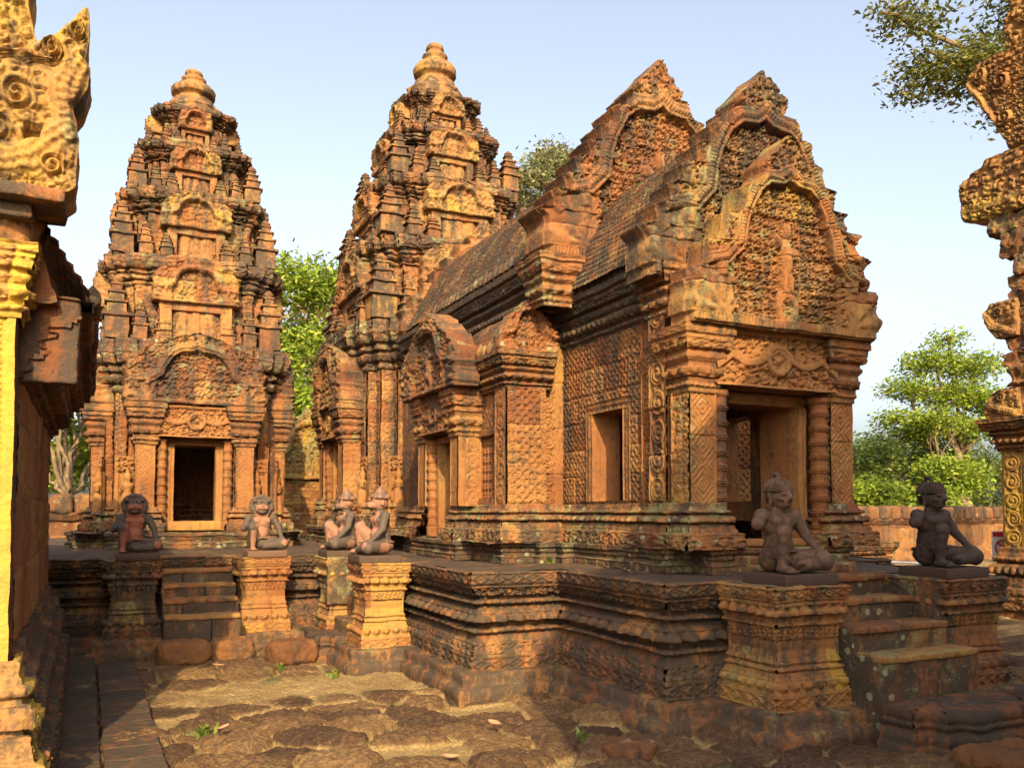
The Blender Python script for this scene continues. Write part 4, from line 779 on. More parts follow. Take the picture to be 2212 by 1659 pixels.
def lib_n():
    t = thing('library', 'ruined carved library corner at the right edge with a gold lit scroll pilaster', 'library', (12.7, 8.6, 0))
    X = 12.6; n = (-1, 0, 0); U = (0, -1, 0); yW = 8.78
    q = lambda a, b: [(X + a, yW - b), (X + a, 4.4), (X + 4, 4.4), (X + 4, yW - b)]
    B = MB(.35, .25, .6); B.sweep(q(.0, 0), FOOT, 0, 1.5, res=.04); B.sweep(q(.0, 0), BASE, .10, .95, res=.018, os=1.5, bw=.6); B.build('base_moulding', S, t, er=.01)
    B = MB(.3, .2, .55); B.panel((X + .1, yW - .1, 1.0), U, (0, 0, 1), n, yW - 4.5, 2.0, .05, None, 0, .5, .3); B.panel((X + .1, yW - .1, 1.), (1, 0, 0), (0, 0, 1), (0, 1, 0), 3.8, 2, .1); B.panel((X + .1, 4.5, 1.), (1, 0, 0), (0, 0, 1), (0, -1, 0), 3.8, 2, .1); B.build('wall', S, t, er=.01)
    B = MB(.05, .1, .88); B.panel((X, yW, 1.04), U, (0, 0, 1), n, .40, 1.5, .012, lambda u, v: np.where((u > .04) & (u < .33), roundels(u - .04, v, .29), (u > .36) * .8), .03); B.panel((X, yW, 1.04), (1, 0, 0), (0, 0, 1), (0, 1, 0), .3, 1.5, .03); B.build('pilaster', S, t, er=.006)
    B = MB(.35, .35, .6); B.sweep([(X - .02, yW + .02), (X - .02, yW - 1.2), (X + .6, yW - 1.2), (X + .6, yW + .02)], CORN, 2.52, .52, res=.015, os=1.25); B.build('capital', S, t, er=.012)
    B = MB(.5, .3, .4); roof(B, X + .05, 3.05, X + 2.0, 4.9, 4.45, yW - .5, .05, .2); roof(B, X + 4, 3.05, X + 2.0, 4.9, 4.45, yW - .5, .06, .2); B.build('roof', S, t, er=.02)
    B = MB(.45, .45, .6)
    for i, (z, h, o, dd) in enumerate(((3.04, .46, -.15, .0), (3.50, .34, -.25, .1), (3.84, .22, -.1, 0), (4.06, .42, -.22, .04), (4.48, .25, -.1, 0), (4.73, .3, -.30, .05), (5.03, .2, -.24, 0), (5.23, .3, -.35, .1), (5.53, .4, -.12, 0), (5.93, .3, .12, 0))):
        B.box((X + .3, yW - 1.0 + o * .6 - dd * .3, z + h / 2), (.75 + dd, 2.0 + o * .5, h - .006), r=.03, res=.03)
    B.build('broken_course', S, t, er=.05, es=.14)
    B = MB(.2, .35, .78)
    slab(B, (X - .08, yW, 0), (0, 1, 0), n, [(6.22, -2.0, .20), (6.32, -2.0, .52), (6.86, -2.0, .58), (6.96, -2.0, .54), (7.2, -2., -.06)], .5, lambda u, z: np.maximum(scroll(u, z, .2, 3) * .8, (np.abs(z - 6.45) < .06) * .6), .016, .07)
    B.build('serpent_gable', S, t, er=.02, es=.16); B = MB(.25, .35, .7)
    slab(B, (X - .10, yW, 0), (0, 1, 0), n, [(7.2, -2.0, -.32), (7.5, -2., -.18), (7.8, -2., -.02), (8.1, -2.0, .16), (8.45, -2., .36), (8.62, -2., .34), (8.75, -2.0, .20), (8.78, -2., .0)], .5, nagafn([(-.15, 7.2), (-.05, 7.7), (.15, 8.1), (.38, 8.45)], [(.1, 8.55, .12), (-.25, 8.3, .14), (-.3, 7.7, .12)], 4, .13), .014, .12)
    B.build('serpent_gable', S, t, er=.02, es=.16); B = MB(.25, .35, .7)
    slab(B, (X - .06, yW, 0), (0, 1, 0), n, [(8.7, -2., -.32), (9.2, -2., -.24), (9.4, -2., -.35), (10.2, -2., -.5)], .45, lambda u, z: scroll(u, z, .2, 6), .02, .08)
    B.build('serpent_gable', S, t, er=.02, es=.16); B = MB(.25, .35, .7)
    slab(B, (X - .14, yW, 0), (0, 1, 0), n, [(4.28, -.4, -.05), (4.55, -.4, .12), (4.72, -.4, .16), (4.86, -.4, .05)], .3, nagafn([(-.3, 4.35), (.0, 4.5), (.2, 4.75)], [(-.1, 4.7, .08)], 8, .07), .014, .06)
    B.build('serpent_gable', S, t, er=.02, es=.16); B = MB(.25, .35, .7)
    slab(B, (X - .12, yW, 0), (0, 1, 0), n, [(3.02, -.4, .14), (3.2, -.4, .18), (3.42, -.4, .08), (3.5, -.4, -.1)], .3, nagafn([(-.3, 3.1), (.0, 3.2), (.2, 3.4)], [(-.1, 3.35, .07)], 9, .07), .014, .06)
    B.build('serpent_gable', S, t, er=.02, es=.16); return t
lib_n()
# ------------------------------------------------------------------ enclosure walls, brick ruin, gate building behind the viewer
def enclosure(x0, x1, y, h, label):
    t = thing('enclosure_wall', label, 'wall', ((x0 + x1) / 2, y, 0)); W = x1 - x0
    B = MB(.30, .3, .62); B.panel((x0, y, -.1), (1, 0, 0), (0, 0, 1), (0, -1, 0), W, h - .28, .05, lambda u, v: scroll(u, v, .12, 2) * .3, .03, .62, .34, .03, 4, .025); B.panel((x0, y + .7, -.1), (1, 0, 0), (0, 0, 1), (0, 1, 0), W, h - .28, .3)
    B.sweep([(x0, y), (x1, y)], [(.0, -.1), (.34, -.1), (.34, .10), (.2, .12), (.2, .3), (.05, .34), (0, .4)], 0, 1, closed=False, res=.05, off=.02, joint=.02)
    B.build('wall_face', LT, t, er=.02)
    B = MB(.4, .3, .5); n = int(W / .5)
    for i in range(n): B.box((x0 + (i + .5) * W / n, y + .3, h - .19), (W / n - .015, .95 + .06 * rng.random(), .42 + .05 * rng.random()), r=.13, res=.06)
    B.sweep([(x0, y), (x1, y)], [(0, 0), (.06, .02), (.06, .10), (.11, .12), (.11, .2), (0, .22)], h - .56, 1, closed=False, res=.05, off=.015)
    B.build('coping', LT, t, er=.025); return t
enclosure(11.5, 46, 20.0, 1.72, 'long laterite wall with rounded coping behind the right kneeling guardian')
enclosure(-16, 2.3, 21.5, 1.95, 'low laterite wall glimpsed between the left library and the left tower')
ru = thing('ruined_gate', 'ruined brick gate with a pale carved gable between the two towers', 'ruin', (3.9, 18.6, 0))
B = MB(.2, .5, .6); B.panel((2.9, 18.6, -.05), (1, 0, 0), (0, 0, 1), (0, -1, 0), 2.0, 2.35, .02, None, 0, .24, .075, .018, 8, .022)
for sx in (2.9, 4.9): B.panel((sx, 18.6, -.05), (0, 1, 0), (0, 0, 1), (-1 if sx < 3 else 1, 0, 0), .9, 2.35, .04, None, 0, .24, .075, .012, 8, .012)
B.panel((2.9, 18.6, 2.3), (1, 0, 0), (0, 1, 0), (0, 0, 1), 2., .9, .1); B.build('brick_wall', S, ru, er=.02)
B = MB(.02, .75, .72); pediment(B, (3.86, 18.57, 2.28), (1, 0, 0), (0, -1, 0), .78, 1.55, .4, .018, 77, teeth=6, sc_=.13, rel=1.2); B.build('gable', S, ru, er=.02)
# gate building: unseen behind the viewer, height and gable shaped to shade the front right corner
go = thing('gate_house', 'unseen stone gate house east of the front stair, gable shaped for its shadow', 'gate house', (A, -4, 0))
B = MB(.4, .3, .5); gx0, gx1, gh, ga = .45, 9.6, 6.0, 10.2
B.panel((gx0, -2.9, 0), (1, 0, 0), (0, 0, 1), (0, 1, 0), gx1 - gx0, gh, .08, lambda u, v: scroll(u, v, .3), .02); B.panel((gx0, -4.9, 0), (1, 0, 0), (0, 0, 1), (0, -1, 0), gx1 - gx0, gh, .2)
for xx, s_ in ((gx0, -1), (gx1, 1)): B.panel((xx, -4.9, 0), (0, 1, 0), (0, 0, 1), (s_, 0, 0), 2, gh, .2)
B.build('wall', S, go, er=.01)
B = MB(.4, .4, .5); zz = np.linspace(0, 1, 18); hw2 = (gx1 - gx0) / 2 * (1 - .97 * zz ** 1.15); slab(B, ((gx0 + gx1) / 2, -2.9, 0), (1, 0, 0), (0, 1, 0), [(gh + (ga - gh) * z, -w_, w_) for z, w_ in zip(zz, hw2)], 2.0, lambda u, v: scroll(u, v, .3), .06, .05); B.build('gable', S, go, er=.03)
# ------------------------------------------------------------------ ground
def ground():
    ax = lambda a, b, st, far: np.unique(np.concatenate([np.arange(a, b, st), a - np.geomspace(st, far, 34), b + np.geomspace(st, far, 34)]))
    gx = ax(-.6, 8.2, .017, 420); gy = ax(3.5, 10.8, .017, 420)
    X, Y = np.meshgrid(gx, gy, indexing='ij'); n0 = vnoise(np.stack([X.ravel() / .9, Y.ravel() / .9, 0 * X.ravel() + 3], 1)).reshape(*X.shape, 3)
    wx = X + .10 * n0[..., 0]; wy = Y + .10 * n0[..., 1]
    # worn laterite blocks: irregular cells with sandy gaps between them
    n1 = vnoise(np.stack([X.ravel() / .16, Y.ravel() / .16, 0 * X.ravel()], 1))[:, 0].reshape(X.shape); n2 = vnoise(np.stack([X.ravel() / .045, Y.ravel() / .045, 0 * X.ravel() + 8], 1))[:, 0].reshape(X.shape)
    gx_, gy_ = wx / .52, wy / .40; cx_, cy_ = np.floor(gx_), np.floor(gy_); d1 = np.full(X.shape, 9.); d2 = d1.copy(); c = cx_.copy(); r = cy_.copy()
    for i in (-1, 0, 1):
        for j in (-1, 0, 1):
            a_, b_ = cx_ + i, cy_ + j; q = np.hypot((gx_ - a_ - .5 - .8 * (hash2(a_, b_, 2) - .5)) * .52, (gy_ - b_ - .5 - .7 * (hash2(a_, b_, 3) - .5)) * .40); m_ = q < d1
            d2 = np.where(m_, d1, np.minimum(d2, q)); c = np.where(m_, a_, c); r = np.where(m_, b_, r); d1 = np.where(m_, q, d1)
    keep = hash2(c, r, 4); lift = hash2(c, r, 5); e = (d2 - d1) * .5 + .020 * n1 + .009 * n2
    dome = (.65 * sst(-.002, .038, e) + .35 * sst(.01, .15, e)) * (keep < .93)
    near = sst(14, 9, Y) * sst(-4, -1, X) * sst(14, 10, X)
    sandy = sst(.25, .75, vnoise(np.stack([X.ravel() / 1.3, Y.ravel() / 1.3, 0 * X.ravel() + 31], 1))[:, 1].reshape(X.shape) * .5 + .5) * sst(6.8, 7.8, Y) * .75
    dome = dome * (1 - sandy)
    Z = -.045 + dome * (.045 + .07 * lift) * near + .010 * n1 * near + (.007 + .009 * dome) * n2 * near + .007 * np.clip(vnoise(np.stack([X.ravel() / .022, Y.ravel() / .022, 0 * X.ravel() + 2], 1))[:, 2].reshape(X.shape), -.2, 1) * near + .02 * n0[..., 2] * near
    me = bpy.data.meshes.new('ground'); V = np.stack([X, Y, Z], -1).reshape(-1, 3); n, m = X.shape; I = np.arange(n * m).reshape(n, m); F = np.stack([I[:-1, :-1], I[1:, :-1], I[1:, 1:], I[:-1, 1:]], -1).reshape(-1, 4)
    me.vertices.add(len(V)); me.vertices.foreach_set('co', V.astype(np.float32).ravel()); me.loops.add(len(F) * 4); me.loops.foreach_set('vertex_index', F.astype(np.int32).ravel()); me.polygons.add(len(F)); me.polygons.foreach_set('loop_start', np.arange(0, len(F) * 4, 4, dtype=np.int32))
    at = me.color_attributes.new('wx', 'FLOAT_COLOR', 'POINT'); W4 = np.stack([dome * near, hash2(c, r, 7), near, n1 * .5 + .5], -1); at.data.foreach_set('color', W4.astype(np.float32).ravel())
    me.update(calc_edges=True); me.polygons.foreach_set('use_smooth', np.ones(len(F), bool))
    t = NT('laterite_ground'); p = t.pos(); a = t.n('ShaderNodeAttribute', attribute_name='wx'); sp = t.n('ShaderNodeSeparateColor'); t.l(a.outputs['Color'], sp.inputs[0])
    nz = t.noise(p, 26, 6, .7); nf = t.noise(p, 90, 4, .7); nl = t.noise(p, 2.2, 5)
    st = t.ramp(t.math('ADD', t.math('MULTIPLY', nz, .6), t.math('ADD', t.math('MULTIPLY', sp.outputs[1], .2), t.math('MULTIPLY', nl, .25))), [(.28, (.018, .010, .007)), (.45, (.072, .036, .018)), (.60, (.155, .083, .034)), (.80, (.29, .18, .07))])
    sd = t.ramp(t.math('ADD', t.math('MULTIPLY', nf, .5), t.math('MULTIPLY', nl, .5)), [(.3, (.12, .068, .030)), (.48, (.26, .165, .065)), (.7, (.42, .30, .13))])
    col = t.mix(t.step(t.math('ADD', sp.outputs[0], t.math('MULTIPLY', t.math('SUBTRACT', nz, .5), .6)), .18, .48), sd, st)
    gr = t.step(t.math('ADD', t.noise(p, 1.7, 6, .6), t.math('MULTIPLY', nf, .12)), .66, .74); col = t.mix(t.math('MULTIPLY', gr, .55), col, (.09, .11, .035))
    vb = t.vor(p, 42).outputs['Distance']
    me.materials.append(t.fin(col, .95, t.math('ADD', t.math('MULTIPLY', nz, 1.0), t.math('ADD', t.math('MULTIPLY', vb, .9), t.math('MULTIPLY', nf, .8))), .9, .02))
    o = bpy.data.objects.new('ground', me); sc.collection.objects.link(o); structure(o)
ground()
# the plank-like path of dark slabs along the library
B = MB(.72, .1, .3)
ca, sa = math.cos(R(1.23)), math.sin(R(1.23))
for c0, c1 in ((-.16, .10), (.11, .47)):
    y = 4.2
    while y < (10.15 if c0 < 0 else 9.75):
        L = rng.uniform(.28, .40); xx, yy = (c0 + c1) / 2, y + L / 2; B.box((xx * ca - yy * sa, xx * sa + yy * ca, -.01), (c1 - c0 - .008, L - .012, .13), r=.014, res=.03, rot=R(1.23)); y += L
structure(B.build('path', S, None, er=.007))
# loose laterite blocks
def lat(c, size, rz, label, group='loose laterite blocks'):
    B = MB(.25, .2, .5); B.box((0, 0, size[2] / 2 - .02), size, r=min(size) * .34, res=.022, blk=rng.random()); t = B.build('laterite_block', LT, None, er=.022, es=.12, fine=.006); t.location = c; t.rotation_euler = (0, 0, rz); tag(t, label, 'stone block', group)
lat((.73, 9.66, 0), (.52, .30, .26), .03, 'left reddish laterite block lying at the foot of the lion stair')
lat((1.22, 9.70, 0), (.45, .30, .25), -.04, 'right reddish laterite block lying at the foot of the lion stair')
lat((1.78, 9.25, 0), (.50, .30, .26), .25, 'fallen rounded laterite block in front of the monkey stair')
lat((6.9, 3.65, -.05), (1.1, .45, .22), .1, 'flat rough laterite slab beside the lobed front threshold')
lat((5.3, 3.55, -.06), (.95, .4, .2), -.05, 'broad rough laterite slab in front of the lobed front threshold')
lat((3.15, 4.85, -.05), (.30, .26, .14), .3, 'dark rounded laterite boulder in front of the platform corner')
# ------------------------------------------------------------------ vegetation
def mat_leaf(name, a, b, c):
    t = NT(name); at = t.n('ShaderNodeAttribute', attribute_name='wx'); sp = t.n('ShaderNodeSeparateColor'); t.l(at.outputs['Color'], sp.inputs[0])
    return t.fin(t.ramp(sp.outputs[0], [(0., a), (.55, b), (1., c)]), .55, trans=.35)
ML = {'bright': mat_leaf('bright_leaves', (.07, .12, .010), (.21, .28, .025), (.42, .42, .055)), 'green': mat_leaf('leaves', (.035, .06, .010), (.10, .14, .022), (.25, .26, .045)),
      'pale': mat_leaf('pale_leaves', (.10, .12, .05), (.20, .20, .08), (.33, .28, .12)), 'dry': mat_leaf('dry_blossom', (.25, .16, .06), (.36, .25, .11), (.48, .36, .20)), 'olive': mat_leaf('olive_leaves', (.04, .05, .012), (.12, .125, .025), (.30, .27, .05))}
M['bark'] = mat_plain('bark', [(.3, (.08, .05, .028)), (.55, (.18, .12, .065)), (.75, (.27, .19, .11))], 7, .9)
M['dark_bark'] = mat_plain('dark_bark', [(.3, (.03, .022, .015)), (.6, (.09, .065, .04)), (.8, (.16, .12, .08))], 9, .9)
def leaves(B, cen, rad, n, size, flat=.6, seed=0, clump=14, drop=.0):
    """n small leaf faces gathered in clumps inside the ellipsoids cen/rad"""
    r = np.random.default_rng(seed); cen = np.atleast_2d(cen); rad = np.atleast_2d(rad); vol = rad.prod(1); nc = max(4, int(n / clump)); w_ = r.choice(len(cen), nc, p=vol / vol.sum())
    d = r.normal(size=(nc, 3)); d /= np.linalg.norm(d, axis=1, keepdims=True); q = cen[w_] + d * rad[w_] * (r.random((nc, 1)) ** .45)
    k = np.repeat(np.arange(nc), clump); n = len(k); p = q[k] + r.normal(size=(n, 3)) * np.array([1, 1, flat]) * size * 2.6; p[:, 2] -= drop * r.random(n)
    a = r.normal(size=(n, 3)); a[:, 2] *= .5; a /= np.linalg.norm(a, axis=1, keepdims=True); b = np.cross(a, r.normal(size=(n, 3)) * np.array([.6, .6, 1])); b /= np.maximum(np.linalg.norm(b, axis=1, keepdims=True), 1e-6)
    s = size * (.6 + .8 * r.random((n, 1))); V = np.stack([p - a * s, p + b * s * .42, p + a * s, p - b * s * .42], 1).reshape(-1, 3); col = np.clip(r.random(nc)[k] * .6 + r.random(n) * .4, 0, 1)
    B.raw(V, np.arange(4 * n).reshape(-1, 4), np.repeat(col, 4))
def limb(B, p0, p1, r0, r1, seed, n=8, bend=.08):
    r = np.random.default_rng(seed); t = np.linspace(0, 1, 9)[:, None]; p0, p1 = np.array(p0, float), np.array(p1, float); L = np.linalg.norm(p1 - p0)
    w = np.cumsum(r.normal(size=(9, 3)), 0) * bend * L / 4; w -= w[:1]; w = w - t * w[-1:]; B.tube(p0 + (p1 - p0) * t + w, r0 + (r1 - r0) * t[:, 0], n)
def tree(name, label, base, crown, leafn, lsize, leaf, trunk_r, fork=None, group=None, bark='bark', seed=1, clump=14, flat=.6, drop=0.):
    """crown: list of (centre, radii); a limb runs from the fork to every lobe"""
    t = thing(name, label, 'tree', base, group=group); cen = np.array([c for c, _ in crown], float); rad = np.array([np.broadcast_to(r, 3) for _, r in crown], float)
    fork = fork or (base[0], base[1], base[2] + (cen[:, 2].min() - base[2]) * .7)
    B = MB(); limb(B, base, fork, trunk_r, trunk_r * .7, seed)
    for i, c in enumerate(cen):
        limb(B, fork, c, trunk_r * .5, trunk_r * .16, seed + i + 1, bend=.14); rr = np.random.default_rng(seed + 50 + i)
        for j in range(4): limb(B, c + rr.normal(size=3) * .05, c + rr.normal(size=3) * rad[i] * .65, trunk_r * .16, trunk_r * .04, seed + i * 9 + j, bend=.16)
    B.build('trunk', M[bark], t, er=trunk_r * .12, fine=0)
    B = MB(); leaves(B, cen, rad, leafn, lsize, flat, seed, clump, drop); B.build('crown', ML[leaf], t, er=0, fine=0, smooth=False); return t
def lobes(c, R_, n, r, seed, sq=.7):
    g = np.random.default_rng(seed); out = []
    for i in range(n):
        d = g.normal(size=3); d /= np.linalg.norm(d); out.append(((c[0] + d[0] * R_, c[1] + d[1] * R_, c[2] + d[2] * R_ * sq), np.array([1, 1, .6]) * r * (.7 + .6 * g.random())))
    return out
tree('broadleaf_tree', 'bright yellow green tree filling the gap between the left and central towers', (6.0, 29, 0), lobes((6.0, 29, 7.0), 1.7, 11, 1.3, 3, 1.5) + lobes((5.6, 29, 4.0), 1.5, 6, 1.1, 5, 1.), 24000, .11, 'bright', .22, seed=4)
tree('blossom_tree', 'bare tree with dry tan blossom above the bright green tree', (8.0, 38, 0), lobes((8.2, 38, 11.0), 1.2, 9, .8, 8, .5), 700, .16, 'dry', .16, seed=9, clump=5)
tree('slender_tree', 'thin pale leaved tree behind the hall roof right of the central tower', (22.5, 45, 0), lobes((22.6, 45, 21.0), 2.1, 14, 1.2, 12, .9), 8000, .15, 'pale', .22, seed=14, clump=7)
tree('forked_tree', 'tan forked bare trunk tree between the left library and left tower', (-1.0, 24.5, 0), lobes((-1.1, 25, 4.9), .8, 7, .8, 22, .6) + lobes((-1.0, 27, 3.2), 1.2, 5, 1.1, 23, .9), 14000, .10, 'bright', .13, fork=(-1.0, 24.5, 2.0), seed=16)
# the forest edge beyond the right wall
tall = []
for i, (dx, z, rr) in enumerate(((0, 9.6, 1.0), (-.8, 8.5, 1.5), (1.2, 8.3, 1.5), (-1.9, 7.2, 1.4), (.3, 7.0, 1.7), (1.9, 6.6, 1.3), (-2.6, 5.9, 1.1), (1.0, 5.4, 1.4), (-1.2, 5.2, 1.3))): tall.append(((35.2 + dx * .85, 27 - dx * .45, z), np.array([rr, rr, rr * .42])))
tree('layered_tree', 'tallest tree behind the right guardian with layered yellow green foliage and forked pale trunk', (36.0, 26.5, 0), tall, 15000, .10, 'bright', .30, fork=(35.6, 26.8, 3.4), seed=31, clump=12)
stt = thing('tree_stump', 'pale sawn off trunk rising behind the enclosure wall', 'tree stump', (34.6, 26.0, 0)); B = MB(); limb(B, (34.9, 25.8, 0), (34.3, 26.3, 4.0), .36, .30, 5); B.build('trunk', M['bark'], stt, er=.03, fine=0)
specs = [('green', 32.2, 29.0, 6.2, 1.9), ('green', 29.0, 27.0, 4.3, 1.6), ('bright', 31.5, 24.6, 3.2, 1.3), ('green', 38.5, 28.0, 5.0, 1.9), ('green', 35.5, 30.5, 5.0, 2.0), ('green', 41.5, 26.5, 5.4, 2.0), ('olive', 30.2, 31.0, 5.6, 1.6), ('green', 40.0, 31.0, 6.5, 2.2), ('bright', 28.0, 25.2, 2.6, 1.1), ('olive', 26.8, 28.6, 4.6, 1.5)]
labs = ['leafy green tree directly behind the head of the right guardian statue', 'small dense tree nearest the porch above the laterite wall', 'low bright bush tree peeping over the laterite wall coping', 'broad green tree right of the pale sawn trunk', 'deep green tree behind the layered yellow tree', 'dense tree beside the library edge at the far right', 'open olive tree behind the porch pilaster', 'tall dark tree farthest back at the right', 'bright low shrub tree beside the porch base', 'thin olive tree whose twigs touch the porch pilaster']
for i, ((lf, x, y, zc, r), lb) in enumerate(zip(specs, labs)): tree('broadleaf_tree', lb, (x, y, 0), lobes((x, y, zc * .62), r * .85, 9, r * .72, 40 + i, 1.25), 7500, .095, lf, .13, group='trees beyond the enclosure wall', seed=60 + i)
tree('young_tree', 'slim young tree with a straight pale stem beyond the wall', (33.2, 26.0, 0), lobes((33.1, 26, 5.4), .8, 5, .7, 71, .6), 2600, .09, 'bright', .10, seed=75)
# the big tree whose branch hangs into the top right corner
bt = thing('overhanging_tree', 'large tree reaching an olive green leafy branch into the top right sky', 'tree', (25.0, 12.5, 0)); B = MB()
limb(B, (25, 12.5, 0), (24.2, 12.9, 11.5), .55, .38, 3); cl = []; g = np.random.default_rng(5)
for a, b, r0 in (((24.2, 12.9, 11.3), (18.4, 14.6, 13.2), .20), ((24.2, 12.9, 11.5), (19.8, 13.4, 14.4), .20), ((22, 13.4, 11.9), (19.2, 14.0, 12.4), .10), ((24.2, 12.9, 11.5), (21.5, 12.8, 14.6), .2), ((21.5, 13.7, 12.3), (17.6, 15.2, 14.3), .09), ((24.2, 12.9, 11.5), (27, 11, 14.5), .25)):
    limb(B, a, b, r0, .03, int(r0 * 100) + int(b[0] * 10)); a, b = np.array(a), np.array(b)
    for q in np.linspace(.45, 1, 7): 
        c = a + (b - a) * q + g.normal(size=3) * np.array([.45, .45, .35]); cl.append((c, np.array([.68, .68, .42]) * (.6 + .7 * g.random()))); limb(B, a + (b - a) * q * .93, c, .035, .012, int(q * 100) + int(a[2] * 7), bend=.12)
B.build('trunk', M['bark'], bt, er=.03, fine=0); B = MB(); leaves(B, [c for c, _ in cl], [r for _, r in cl], 13000, .085, .7, 77, 10); B.build('crown', ML['olive'], bt, er=0, fine=0, smooth=False)
# ------------------------------------------------------------------ guardian statues
def mat_statue(name, dark, light, spots=.5):
    t = NT(name); p = t.pos(src='obj'); a = t.n('ShaderNodeAttribute', attribute_name='wx'); sp = t.n('ShaderNodeSeparateColor'); t.l(a.outputs['Color'], sp.inputs[0])
    n = t.noise(p, 16, 7, .65); n2 = t.noise(p, 60, 4, .7); m = t.step(t.math('ADD', sp.outputs[0], t.math('MULTIPLY', t.math('SUBTRACT', n, .5), .7)), .42, .58)
    c = t.mix(m, t.mix(n, dark, tuple(q * 2.1 for q in dark)), t.mix(n, light, tuple(min(1, q * 1.3) for q in light)))
    s_ = t.step(t.noise(p, 34, 5, .7), .66, .72); c = t.mix(t.math('MULTIPLY', s_, spots), c, (.34, .27, .20))
    return t.fin(c, .72, t.math('ADD', n2, t.math('MULTIPLY', n, .8)), .4, .006)
M['guard'] = mat_statue('dark_brown_stone', (.044, .026, .016), (.11, .057, .033), .25)
M['guard_dark'] = mat_statue('blackened_stone', (.026, .018, .013), (.055, .031, .021), .10)
M['lion_red'] = mat_statue('black_and_red_stone', (.052, .036, .025), (.23, .078, .042), .12)
M['lion_pale'] = mat_statue('black_and_pink_stone', (.055, .038, .027), (.22, .105, .062), .15)
def blob(B, c, r, rot=None):
    n, m = 14, 10; th = np.linspace(0, 2 * np.pi, n, endpoint=False); ph = np.linspace(.02, np.pi - .02, m); P = np.stack([np.outer(np.cos(th), np.sin(ph)), np.outer(np.sin(th), np.sin(ph)), np.outer(np.ones(n), np.cos(ph))], -1) * np.broadcast_to(r, 3)
    if rot is not None: P = P @ np.array(rot).T
    P = P + np.array([-c[0] if B.__dict__.get('mx') else c[0], c[1], c[2]]); B.grid(P[:, ::-1], None, .5, closed_u=True); k = np.arange(n)
    for e in (0, -1):
        rg = P[:, e]; cc = rg.mean(0); 
        for i in range(0, n, 2): B.raw([rg[i], rg[(i + 1) % n], rg[(i + 2) % n], cc], [[0, 1, 2, 3]] if e == -1 else [[3, 2, 1, 0]])
def cap(B, a, b, ra, rb):
    a, b = np.array(a, float), np.array(b, float); L = np.linalg.norm(b - a); k = max(2, int(L / (min(ra, rb) * .6)) + 1)
    for t in np.linspace(0, 1, k): blob(B, a + (b - a) * t, ra + (rb - ra) * t)
def fuse(name, B, m, parent, loc, rz, voxel=.0065, smooth=4, maskfn=None):
    o = B.build('fuse', m, None, er=0, fine=0, ang=0); md = o.modifiers.new('r', 'REMESH'); md.mode = 'VOXEL'; md.voxel_size = voxel; md2 = o.modifiers.new('s', 'SMOOTH'); md2.iterations = smooth; md2.factor = .5
    bpy.context.view_layer.update(); dg = bpy.context.evaluated_depsgraph_get(); me = bpy.data.meshes.new_from_object(o.evaluated_get(dg)); me.name = name
    old = o.data; bpy.data.objects.remove(o); bpy.data.meshes.remove(old)
    V = np.empty(len(me.vertices) * 3, np.float32); me.vertices.foreach_get('co', V); V = V.reshape(-1, 3).astype(float)
    for a in list(me.color_attributes): me.color_attributes.remove(a)
    w4 = np.zeros((len(V), 4)); w4[:, 3] = 1; w4[:, 0] = maskfn(V) if maskfn else .5
    V = V + vnoise(V / .05 + parent.location.x * 9) * .0035 + vnoise(V / .016) * .0012; me.vertices.foreach_set('co', V.astype(np.float32).ravel())
    at = me.color_attributes.new('wx', 'FLOAT_COLOR', 'POINT'); at.data.foreach_set('color', w4.astype(np.float32).ravel())
    me.polygons.foreach_set('use_smooth', np.ones(len(me.polygons), bool)); me.materials.clear(); me.materials.append(m); me.update()
    n = bpy.data.objects.new(name, me); sc.collection.objects.link(n); n.parent = parent; n.location = loc; return n
